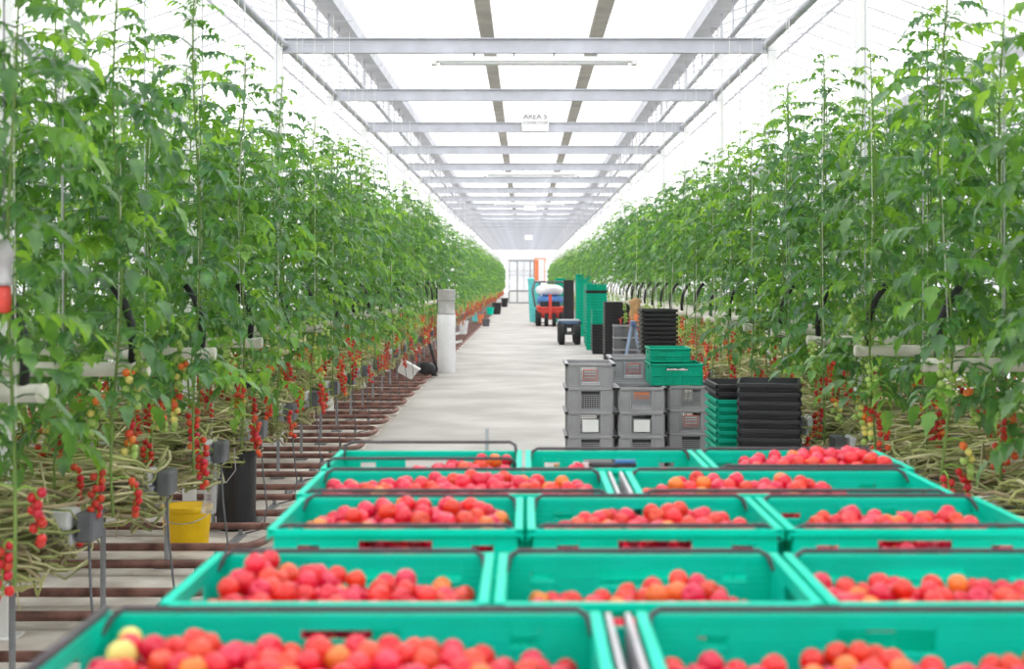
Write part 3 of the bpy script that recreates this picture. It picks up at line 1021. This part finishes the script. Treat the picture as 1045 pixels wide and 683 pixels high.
# white paper scrap in the top back crate etc. — two shallow green crates on the third column
def green_crate(x, y, z, w, d, h, label, paper=False):
    t = thing('shallow_crate', label, 'crate', (x, y, z), 'green crates on the grey stack')
    iw, idp = w / 2 - .012, d / 2 - .012
    mb = MB()
    for s in (-1, 1):
        cells(mb, 'y', s * idp, .006, (-iw, iw), (0, h), [(-.09, .09, h - .055, h - .03)])
        cells(mb, 'x', s * iw, .006, (-idp, idp), (0, h), [(-.06, .06, h - .055, h - .03)])
        mb.box(-iw, iw, s * (idp + .004) - .006, s * (idp + .004) + .006, h * .42, h * .46)
        mb.box(-iw, iw, s * (idp + .004) - .006, s * (idp + .004) + .006, 0, .012)
        for q in np.linspace(-.96, .96, 6): mb.box(q * iw - .004, q * iw + .004, s * (idp + .005) - .005, s * (idp + .005) + .005, 0, h - .06)
    mb.box(-iw, iw, -idp, idp, 0, .008)
    mb.build('body', M['green'], t, bevel=.0015)
    mb = MB()
    for s in (-1, 1):
        a, b = sorted((s * (iw - .004), s * w / 2)); mb.box(a, b, -d / 2, d / 2, h - .016, h)
        a, b = sorted((s * (idp - .004), s * d / 2)); mb.box(-w / 2, w / 2, a, b, h - .016, h)
    mb.build('rim', M['green'], t, bevel=.004)
    if paper:
        pts = []
        mb = MB()
        rg = random.Random(2)
        n_ = 14
        v = []
        for i in range(n_):
            u = -.085 + .17 * i / (n_ - 1)
            v += [(u, -idp - .006, h - .052 + rg.uniform(0, .004)), (u, -idp - .008, h - .032 - rg.uniform(0, .012))]
        v2 = [(a, b - .002, c) for a, b, c in v]
        nv = len(v)
        f = [(2 * i, 2 * i + 2, 2 * i + 3, 2 * i + 1) for i in range(n_ - 1)] + [(nv + 2 * i + 1, nv + 2 * i + 3, nv + 2 * i + 2, nv + 2 * i) for i in range(n_ - 1)]
        mb.add(v + v2, f)
        mb.build('torn_paper', M['white'], t)
    return t
zc = PAL + GH * 4 + .004
green_crate(X(691, 11.3), 11.3 + .27, zc, .43, .55, .17, 'larger green crate with torn white paper in its hand slot', True)
green_crate(X(684.5, 11.45), 11.45 + .25, zc + .172, .345, .45, .115, 'smaller green crate resting on the torn-paper crate')

# ------------------------------------------------------------------ nested tray stacks
def nest_tray(mname, w, d, h=.15):
    t = thing('nest_tray', '', 'tray')
    iw, idp = w / 2 - .018, d / 2 - .018
    tp = .02
    mb = MB()
    for s in (-1, 1):
        # tapered walls
        for ax in ('y', 'x'):
            if ax == 'y':
                b, tt, L1, L2 = s * (idp - tp), s * idp, iw - tp, iw
                v = [(-L1, b, 0), (L1, b, 0), (L2, tt, h), (-L2, tt, h), (-L1, b + s * .0025, 0), (L1, b + s * .0025, 0), (L2, tt + s * .0025, h), (-L2, tt + s * .0025, h)]
            else:
                b, tt, L1, L2 = s * (iw - tp), s * iw, idp - tp, idp
                v = [(b, -L1, 0), (b, L1, 0), (tt, L2, h), (tt, -L2, h), (b + s * .0025, -L1, 0), (b + s * .0025, L1, 0), (tt + s * .0025, L2, h), (tt + s * .0025, -L2, h)]
            mb.add(v, [(0, 1, 2, 3), (7, 6, 5, 4), (0, 4, 5, 1), (1, 5, 6, 2), (2, 6, 7, 3), (3, 7, 4, 0)])
    mb.box(-iw + tp, iw - tp, -idp + tp, idp - tp, 0, .006)
    mb.build('body', M[mname], t)
    mb = MB()
    for s in (-1, 1):
        a, b = sorted((s * (iw - .0004), s * w / 2)); mb.box(a, b, -d / 2, d / 2, h - .028, h)
        a, b = sorted((s * (idp - .0004), s * d / 2)); mb.box(-w / 2, w / 2, a, b, h - .028, h)
    mb.build('rim', M[mname], t, bevel=.005)
    return t
NT = {}
def tray_stack(x, y, w, d, top, pitch, seq, what, group, rz=0, h=.15, z0=0.001):
    """seq(i, n) -> material name; i counts from the bottom"""
    n_ = max(1, int(round((top - h - z0) / pitch)) + 1)
    pitch = (top - h - z0) / (n_ - 1) if n_ > 1 else pitch
    colw = {'black': 'black', 'green': 'green', 'teal': 'teal'}
    for i in range(n_):
        mname = seq(i, n_); key = (mname, w, d, h)
        lab = f'{"topmost" if i == n_ - 1 else nth(i + 1)} {colw[mname]} tray {"" if i == n_ - 1 else "up "}in {what}'
        loc = (x, y, z0 + i * pitch)
        if key not in NT:
            t = nest_tray(mname, w, d, h); NT[key] = t
            t.location = loc; t.rotation_euler = (0, 0, rz); t['label'] = lab; t['group'] = group
        else:
            clone(NT[key], loc, rz, lab, group)
yaw = -math.atan2(X(786, 9.1), 9.1)
cD = 9.1
tray_stack(X(785, cD), cD, .40, .56, Z(391.5, 8.82), .056, lambda i, n: 'black', 'the black stack beside the tall tomato vine', 'black trays by the tomato vine', yaw)
tray_stack(X(722, 9.35) + .255, 9.35 + .29, .40, .58, Z(392.5, 9.35), .052, lambda i, n: 'black' if i >= n - 2 else 'green', 'the green stack with black rims beside the grey crates', 'green trays beside the grey crates')
# farther black stacks
D = 15.7
tray_stack(X(673.5, D), D + .3, .40, .6, Z(316, D), .049, lambda i, n: 'black', 'the black stack behind the shallow green crates', 'black trays behind the green crates')
D = 29.4
tray_stack(X(631, D), D + .3, .58, .6, Z(308.5, D), .062, lambda i, n: 'black', 'the tall black stack by the blue trestle', 'black trays by the blue trestle')
D = 34.0
tray_stack(X(611, D), D + .3, .34, .6, Z(316, D), .07, lambda i, n: 'black' if i < 9 else 'green', 'the short half-black stack before the green towers', 'trays of the half-black stack')
D = 36.0
tray_stack(X(609.0, D), D + .3, .56, .6, Z(290, D), .08, lambda i, n: 'black' if i == n - 3 else 'green', 'the green tower with one black band', 'trays of the banded green tower')
D = 38.0
tray_stack(X(607.0, D), D + .35, .56, .6, Z(292, D), .08, lambda i, n: 'green', 'the green tower behind the banded one', 'trays of the second green tower')
D = 45.0
tray_stack(X(596, D), D + .3, .54, .6, Z(280, D), .085, lambda i, n: 'green', 'the tallest green tower behind the blue-topped trolley', 'trays of the tallest green tower')
D = 53.0
tray_stack(X(580.5, D), D + .3, .42, .6, Z(286, D), .09, lambda i, n: 'black', 'the black tower between red vehicle and green towers', 'trays of the far black tower')
D = 60.0
tray_stack(X(572, D), D + .3, .46, .6, Z(284, D), .095, lambda i, n: 'green', 'the far green tower behind the red vehicle', 'trays of the far green tower')

# smoky grey clear-sided boxes in front of the black stack
def smoky_box(x, y, z, label):
    t = thing('stacking_box', label, 'box', (x, y, z), 'dark boxes by the blue trestle')
    w, d, h = .2, .17, .2
    mb = MB()
    for s in (-1, 1):
        cells(mb, 'y', s * (d - .01), .006, (-w + .01, w - .01), (0, h), [(-.07, .07, h - .07, h - .04)])
        cells(mb, 'x', s * (w - .01), .006, (-d + .01, d - .01), (0, h), [])
    mb.box(-w + .01, w - .01, -d + .01, d - .01, 0, .008)
    mb.build('body', M['cap'], t)
    mb = MB()
    for s in (-1, 1):
        a, b = sorted((s * (w - .013), s * w)); mb.box(a, b, -d, d, h - .03, h)
        a, b = sorted((s * (d - .013), s * d)); mb.box(-w, w, a, b, h - .03, h)
    mb.build('rim', M['greyp'], t, bevel=.004)
    return t
for i, w_ in enumerate(('bottom', 'second', 'third', 'fourth', 'topmost')):
    smoky_box(X(638, 24), 24.1, .001 + .203 * i, f'{w_} dark grey box stacked in front of the tall black trays')

# blue-grey trestle
D = 17.6
xa = X(646, D)
t = thing('trestle', 'blue-grey A-shaped trestle standing between the two black tray stacks', 'trestle', (xa, D, 0))
zt = Z(331, D)
for s in (-1, 1):
    for q in (-1, 1):
        MB().tube([(s * .23, q * .18, 0), (s * .015, q * .08, zt)], .014, 8).build('leg', M['bluegrey'], t, smooth=True)
MB().box(-.03, .03, -.13, .13, zt - .02, zt + .04).build('cap_plate', M['blue'], t, bevel=.006)
MB().tube([(-.125, -.12, zt * .5), (.125, -.12, zt * .5)], .01, 8).build('cross_bar', M['bluegrey'], t)
# tan jacket-like sacking hung above
t = thing('hanging_sack', 'tan and orange sack hanging above the blue-grey trestle', 'sack', (X(648.5, 22.5), 22.5, 0))
rg = random.Random(4)
za, zb_ = Z(331, 22.5), Z(304, 22.5)
pr = [(.02, za), (.06, za + .03), (.085, za + .15), (.07, za + .28), (.1, za + .36), (.06, zb_ - .03), (.02, zb_)]
mb = MB().lathe(pr, 14, cap0=True, cap1=True)
mb.v = [(x * (1 + .25 * math.sin(5 * math.atan2(y, x) + z * 9)), y * .8, z) for x, y, z in mb.v]
mb.build('sacking', M['cardb'], t, smooth=True)
MB().box(-.03, .05, -.105, -.07, za + .05, za + .17).build('patch', M['orangep'], t, bevel=.01)
MB().tube([(0, 0, zb_), (0, 0, zb_ + .06), (.02, 0, 2.2), (.02, 0, 4.1)], .005, 6).build('cord', M['string'], t)

# ------------------------------------------------------------------ platform trolley and red vehicle
def wheel_parts(parent, x, y, r, w, rim_m='aludark'):
    mt = Matrix.Translation((x, y, r)) @ Matrix.Rotation(PI / 2, 4, 'Y')
    wh = MB().lathe([(r * .55, -w * .42), (r * .9, -w * .5), (r, -w * .3), (r, w * .3), (r * .9, w * .5), (r * .55, w * .42), (r * .55, -w * .42)], 28, M=mt).build('wheel', M['rubber'], parent, smooth=True)
    MB().lathe([(.001, -w * .3), (r * .2, -w * .38), (r * .5, -w * .25), (r * .57, -w * .42), (r * .57, w * .42), (r * .5, w * .25), (r * .2, w * .38), (.001, w * .3)], 24, M=mt).build('hub', M[rim_m], wh, smooth=True)
D = 39.0
x0 = X(570, D)
t = thing('platform_trolley', 'low trolley with blue top rail and one black tyre in front of the green towers', 'trolley', (x0, D, 0))
zt = Z(328, D)
mb = MB()
for yy in (.08, 1.6):
    mb.box(0, .62, yy - .03, yy + .03, zt - .08, zt)
for xx in (.03, .59):
    mb.box(xx - .03, xx + .03, .05, 1.63, zt - .08, zt)
mb.build('deck_frame', M['blue'], t, bevel=.01)
MB().box(.02, .6, .1, 1.58, zt, zt + .02).build('deck', M['aludark'], t)
wheel_parts(t, .09, .12, .295, .17); wheel_parts(t, .52, .12, .295, .17); wheel_parts(t, .09, 1.5, .295, .17); wheel_parts(t, .52, 1.5, .295, .17)
mb = MB()
for yy in (.12, 1.5):
    mb.tube([(.09, yy, .295), (.52, yy, .295)], .025, 10)
    for xx in (.22, .42): mb.box(xx - .02, xx + .02, yy - .02, yy + .02, .295, zt - .1)
mb.tube([(.3, .12, .295), (.3, 1.5, .295)], .02, 8)
mb.build('axle', M['cap'], t)

D = 55.0
xc = X(561.5, D)
t = thing('utility_vehicle', 'red utility vehicle parked on the path with a covered load', 'vehicle', (xc, D, 0))
for (x, y) in ((-.36, .15), (.36, .15), (-.36, 1.5), (.36, 1.5)): wheel_parts(t, x, y, .25, .17, 'redp')
t.scale = (1.26, 1.26, 1.26)
wheel_parts(t, -.12, .0, .2, .12, 'redp'); wheel_parts(t, .12, .0, .2, .12, 'redp')
mb = MB()
mb.frustum((-.26, .26, .02, 1.7), (-.42, .42, -.05, 1.75), .24, .52)
mb.frustum((-.42, .42, -.05, 1.75), (-.44, .44, -.05, 1.75), .52, .62)
mb.build('chassis', M['redp'], t, bevel=.04)
MB().box(-.05, .05, -.1, -.04, .2, .98).build('mast', M['redp'], t, bevel=.01)
mb = MB()
for s in (-1, 1):
    mb.tube([(s * .46, -.02, .6), (s * .54, -.02, 1.1), (s * .48, 0, 1.36)], .03, 8); mb.tube([(s * .46, 1.6, .6), (s * .54, 1.6, 1.1), (s * .48, 1.6, 1.36)], .03, 8)
mb.tube([(-.48, 0, 1.36), (.48, 0, 1.36)], .03, 8); mb.tube([(-.48, 1.6, 1.36), (.48, 1.6, 1.36)], .03, 8)
mb.build('cage', M['cap'], t, smooth=True)
MB().box(-.3, .3, -.045, -.02, .6, .76).build('radiator', M['black'], t, bevel=.03)
# the load: blue tarpaulin below, white sack above
def blob(x, y, z, sx, sy, sz, seed, n=18, m=10):
    mb = MB(); rg = random.Random(seed); a, b = rg.uniform(0, 6), rg.uniform(0, 6)
    pr = [(math.sin(PI * i / m), -math.cos(PI * i / m)) for i in range(m + 1)]
    mb.lathe([(max(.001, p[0]), p[1]) for p in pr], n)
    out = []
    for (px, py, pz) in mb.v:
        an = math.atan2(py, px); k = 1 + .07 * math.sin(3 * an + a + 2 * pz) + .05 * math.sin(5 * an + b - 3 * pz)
        e = lambda q: math.copysign(abs(q) ** .7, q)
        out.append((x + sx * e(px) * k, y + sy * e(py) * k, z + sz * e(pz)))
    mb.v = out
    return mb
o = blob(0, .78, .79, .42, .68, .16, 3).build('load_cover', M['tarp'], None, smooth=True, loc=(xc, D, 0)); o.scale = (1.26, 1.26, 1.26); tag(o, 'crumpled blue tarpaulin bundle carried on the red vehicle', 'tarpaulin')
o = blob(0, .78, 1.105, .41, .6, .178, 5).build('white_sack', M['roll'], None, smooth=True, loc=(xc, D, 0)); o.scale = (1.26, 1.26, 1.26); tag(o, 'white filled sack lying on the blue tarpaulin bundle', 'sack')
t = thing('warning_board', 'white and orange board raised on a pole behind the red vehicle', 'board', (X(551, 59), 59, 0))
z0, z1 = Z(287, 59), Z(264.5, 59)
MB().tube([(0, .03, 0), (0, .03, z1 - .1)], .03, 8).build('pole', M['cap'], t)
MB().box(-.2, .2, -.02, .02, z0, z1).build('board_panel', M['white'], t, bevel=.008)
MB().box(-.19, -.06, -.026, -.02, z0 + .03, z1 - .03).build('orange_stripe', M['orangep'], t)
mb = MB()
mb.box(-.235, .235, -.03, .03, z0 - .05, z0); mb.box(-.235, .235, -.03, .03, z1, z1 + .04)
for s in (-1, 1): mb.box(s * .215 - .02, s * .215 + .02, -.03, .03, z0, z1)
mb.build('frame', M['orangep'], t)
MB().box(-.25, .25, -.1, .16, -.0, .04).build('foot', M['cap'], t)
t = thing('tall_bin', 'pale aqua bin standing behind the red vehicle', 'bin', (X(545.5, 61), 61, 0))
zt = Z(285, 61)
MB().lathe([(.19, 0), (.21, .02), (.29, zt - .06), (.29, zt)], 20, cap0=True).build('body', M['aqua'], t, smooth=True)
MB().lathe([(.295, zt - .05), (.32, zt - .05), (.32, zt), (.27, zt + .04), (.001, zt + .06)], 20).build('lid', M['aqua'], t, smooth=True)

# ------------------------------------------------------------------ left side objects
# white roll with a grey pail on top
D = 27.1
xr = X(455.5, D)
t = thing('film_roll', 'tall white film roll standing on end at the path edge', 'roll', (xr, D, 0))
hr_ = Z(321, D)
mb = MB().lathe([(.17, 0), (.175, .01), (.176, hr_ * .3), (.178, hr_ * .7), (.175, hr_ - .01), (.168, hr_), (.05, hr_ + .001), (.048, hr_ - .3)], 32, cap0=True)
mb.v = [(x + .006 * math.sin(z * 6 + 4 * math.atan2(y, x)), y, z) for x, y, z in mb.v]
mb.build('rolled_film', M['roll'], t, smooth=True)
for (z, dx) in ((.72, .18), (.56, .26)):
    mb = MB(); v = []
    for i in range(6):
        u = i / 5
        for q in (0, 1):
            v.append((.18 + dx * u * .5, -.06 + .03 * math.sin(u * 4), z + .05 * u + .05 * q * (1 - .5 * u) - .09 * u * (1 - q) * .3))
    vv = v + [(a, b + .004, c) for a, b, c in v]
    f = [(2 * i, 2 * i + 2, 2 * i + 3, 2 * i + 1) for i in range(5)] + [(12 + 2 * i + 1, 12 + 2 * i + 3, 12 + 2 * i + 2, 12 + 2 * i) for i in range(5)] + [(2 * i, 12 + 2 * i, 12 + 2 * i + 2, 2 * i + 2) for i in range(5)]
    mb.add(vv, f); mb.build('film_flap', M['roll'], t)
t = thing('pail', 'grey upturned pail resting on top of the white film roll', 'pail', (xr, D, hr_ + .002))
hp = Z(295.5, D) - hr_
MB().lathe([(.176, 0), (.176, .02), (.16, .025), (.163, hp * .5), (.17, hp - .03), (.17, hp - .005), (.16, hp), (.001, hp + .004)], 28, cap0=True).build('body', M['bucket'], t, smooth=True)
MB().lathe([(.163, hp * .55), (.175, hp * .55), (.175, hp * .62), (.164, hp * .62)], 28).build('rib', M['bucket'], t, smooth=True)
# sack truck
t = thing('sack_truck', 'black sack truck leaning among the vines behind the white film roll', 'hand truck', (X(438, 26.2), 26.2, 0))
mb = MB()
for q in (-.1, .1):
    mb.tube([(.14, q, .13), (.02, q, .55), (-.10, q, 1.0), (-.12, q, 1.22)], .018, 8)
mb.tube([(-.12, -.1, 1.22), (-.12, .1, 1.22)], .018, 8)
for u in (.3, .6): mb.tube([(.14 - .17 * u, -.1, .13 + .6 * u), (.14 - .17 * u, .1, .13 + .6 * u)], .012, 8)
mb.build('frame', M['black'], t, smooth=True)
for q in (-.15, .15):
    MB().lathe([(.02, -.025), (.1, -.025), (.115, -.012), (.115, .012), (.1, .025), (.02, .025)], 22, M=Matrix.Translation((.04, q, .116)) @ Matrix.Rotation(PI / 2, 4, 'X'), cap0=True, cap1=True).build('wheel', M['rubber'], t, smooth=False)
MB().tube([(.04, -.17, .116), (.04, .17, .116)], .012, 8).build('axle', M['aludark'], t)
MB().box(-.02, .15, -.14, .14, .01, .03).build('toe_plate', M['black'], t)
o = blob(0, 0, .12, .16, .16, .115, 9).build('black_bag', M['black'], None, smooth=True, loc=(X(434.5, 25.46), 25.46, .072)); tag(o, 'bulging black bag lying at the foot of the sack truck', 'bag')
# white tipped tub
D = 24.13
t = thing('tub', 'white tub tipped on its side across the rusty rails', 'tub', (X(416, D), D, .075))
mt = Matrix.Translation((0, 0, .17)) @ Matrix.Rotation(math.radians(30), 4, 'Y')
mb = MB()
mb.frustum((-.14, .14, -.09, .09), (-.165, .165, -.12, .12), -.11, .11, M=mt)
mb.build('body', M['white'], t, bevel=.012)
mb = MB()
for s in (-1, 1):
    mb.box(s * .17 - .01, s * .17 + .01, -.13, .13, .095, .12, M=mt); mb.box(-.175, .175, s * .125 - .01, s * .125 + .01, .095, .12, M=mt)
mb.build('rim', M['white'], t, bevel=.004)

# black bins and yellow bucket near the front
def bin_thing(px, D, w_top, w_bot, h, label, z0=-.03):
    t = thing('black_bin', label, 'bin', (X(px, D), D, z0), 'black bins among the rails')
    MB().lathe([(w_bot * .93, 0), (w_bot, .015), (w_top * .97, h - .05), (w_top * .97, h), (w_top * .92, h), (w_bot * .94, .03), (.001, .03)], 30, cap0=True).build('body', M['black'], t, smooth=False)
    MB().lathe([(w_top * .95, h - .035), (w_top * 1.04, h - .035), (w_top * 1.04, h + .004), (w_top * .93, h + .004)], 30).build('rim', M['black'], t, smooth=False)
    return t
bin_thing(241, 10.22, .148, .138, .56, 'wide black bin beside the yellow bucket')
bin_thing(246, 12.2, .16, .11, .945, 'taller tapered black bin behind the wide one')
D = 9.52
t = thing('yellow_bucket', 'bright yellow bucket standing between the rusty rails', 'bucket', (X(190.5, D), D, -.03))
hb = .28
MB().lathe([(.138, 0), (.142, .01), (.162, hb - .03), (.163, hb), (.155, hb), (.136, .015), (.001, .015)], 32, cap0=True).build('body', M['yel'], t, smooth=True)
MB().lathe([(.161, hb - .04), (.170, hb - .036), (.172, hb), (.159, hb + .003)], 32).build('rim', M['yel'], t, smooth=True)
pts = [(.169 * math.cos(a), .169 * math.sin(a) * .8 - .02, hb - .02 - .08 * math.sin(a)) for a in [PI * i / 12 for i in range(13)]]
MB().tube([(x, -abs(y) - .05 * math.sin(PI * i / 12), z) for i, (x, y, z) in enumerate(pts)], .003, 6).build('handle', M['alu'], t, smooth=True)
# clear sleeve hanging beside it
D = 9.2
t = thing('plastic_sleeve', 'clear plastic sleeve hanging between the yellow bucket and the black bin', 'sleeve', (X(216, D), D, 0))
z0, z1 = Z(524, D), Z(446, D)
rg = random.Random(8)
mb = MB().lathe([(.045, z0), (.04, z0 + .1), (.045, z0 + .2), (.05, z0 + .3), (.04, z1 - .03), (.012, z1)], 14)
mb.v = [(x * (1 + .3 * math.sin(3 * math.atan2(y, x) + z * 20)) + .03 * (z - z1) , y * .6, z) for x, y, z in mb.v]
mb.build('film', M['film'], t, smooth=True)
MB().tube([(0, 0, z1), (.01, .0, z1 + .3), (.0, .0, 1.35)], .003, 5).build('cord', M['string'], t)
# white tag
D = 9.0
t = thing('paper_tag', 'small white paper tag on a looped wire over the black bin', 'tag', (X(227, D), D, 0))
c = Vector((X(226, D) - X(227, D), 0, Z(468, D)))
MB().box(-.03, .03, -.0015, .0015, -.022, .022, M=Matrix.Translation(c) @ Matrix.Rotation(.5, 4, 'Y')).build('card', M['white'], t)
MB().tube([tuple(c + Vector((-.02, 0, .015))), tuple(c + Vector((-.05, .02, -.03))), tuple(c + Vector((-.055, .04, -.1))), tuple(c + Vector((.02, .05, -.16))), tuple(c + Vector((.08, .05, -.08))), tuple(c + Vector((.07, .05, .06)))], .004, 6).build('wire_loop', M['greybar'], t, smooth=True)
# red-capped sensor at the left edge
D = 4.6
xs = X(4, D)
t = thing('climate_sensor', 'grey climate sensor with a red cap hanging among the vines at the picture edge', 'sensor', (xs, D, 0))
za = Z(320, D)
MB().lathe([(.012, za), (.022, za + .006), (.024, za + .05), (.021, za + .086), (.01, za + .09)], 20, cap0=True).build('red_cap', M['redp'], t, smooth=True)
MB().lathe([(.02, za + .09), (.03, za + .094), (.03, za + .11), (.024, za + .115), (.024, za + .16), (.03, za + .165), (.03, za + .2), (.012, za + .24)], 20, cap1=True).build('body', M['greybar'], t, smooth=True)
MB().tube([(0, 0, za + .24), (0, 0, 4.1)], .003, 5).build('cable', M['cap'], t)

# distant pots and sacks along the left edge of the path
far_bits = [
    ('teal_pot', 'small teal pot among the far clutter beyond the white roll', 'pot', 485, 59, .15, .33, 'aqua'),
    ('orange_pot', 'small orange pot beside the far teal pot', 'pot', 490.5, 57, .14, .35, 'orangep'),
    ('dark_pot', 'dark pot standing in front of the far orange pot', 'pot', 496, 55, .16, .28, 'cap'),
    ('green_tub', 'dark teal tub farther along the path edge', 'tub', 500, 71, .2, .36, 'teal'),
    ('dark_sack', 'dark sack beside the far teal tub', 'sack', 507, 75, .26, .6, 'black'),
    ('dark_bin', 'small dark bin close to the end door', 'bin', 515, 96, .25, .6, 'black'),
    ('white_pail', 'white pail between the film roll and the teal pot', 'pail', 473, 45, .15, .42, 'slab'),
]
for nm, lab, cat, px, D, r, h, mm in far_bits:
    t = thing(nm, lab, cat, (X(px, D), D, (.073 if X(px, D) < PL else 0)))
    MB().lathe([(r * .75, 0), (r * .95, h * .8), (r, h), (r * .9, h), (r * .7, .03), (.001, .03)], 18, cap0=True).build('body', M[mm], t, smooth=False)
    MB().lathe([(r * .93, h - .03), (r * 1.08, h - .03), (r * 1.08, h + .005), (r * .92, h + .005)], 18).build('rim', M[mm], t, smooth=False)

# ------------------------------------------------------------------ light: overcast white sky through the glass
wd = bpy.data.worlds.new('overcast'); scene.world = wd; wd.use_nodes = True
bg = wd.node_tree.nodes['Background']
bg.inputs['Color'].default_value = (1.0, .99, .985, 1)
bg.inputs['Strength'].default_value = 2.55

# ------------------------------------------------------------------ camera
cam = bpy.data.cameras.new('camera'); co = bpy.data.objects.new('camera', cam); COL.objects.link(co)
cam.sensor_fit = 'HORIZONTAL'; cam.sensor_width = 36
cam.lens = F / 1045 * 36
cam.shift_x = (522.5 - PX) / 1045
cam.shift_y = -(341.5 - PY) / 1045
cam.clip_end = 300
co.location = (0, 0, CZ); co.rotation_euler = (PI / 2, 0, 0)
cam.dof.use_dof = True; cam.dof.focus_distance = 12.0; cam.dof.aperture_fstop = 3.4
scene.camera = co

scene.view_settings.view_transform = 'Standard'
scene.view_settings.look = 'None'
scene.view_settings.exposure = 0.0
scene.view_settings.gamma = 1.0
scene.view_settings.use_curve_mapping = False
scene.cycles.max_bounces = 10
scene.cycles.diffuse_bounces = 5
scene.cycles.transmission_bounces = 6
scene.cycles.transparent_max_bounces = 12
scene.cycles.use_denoising = True
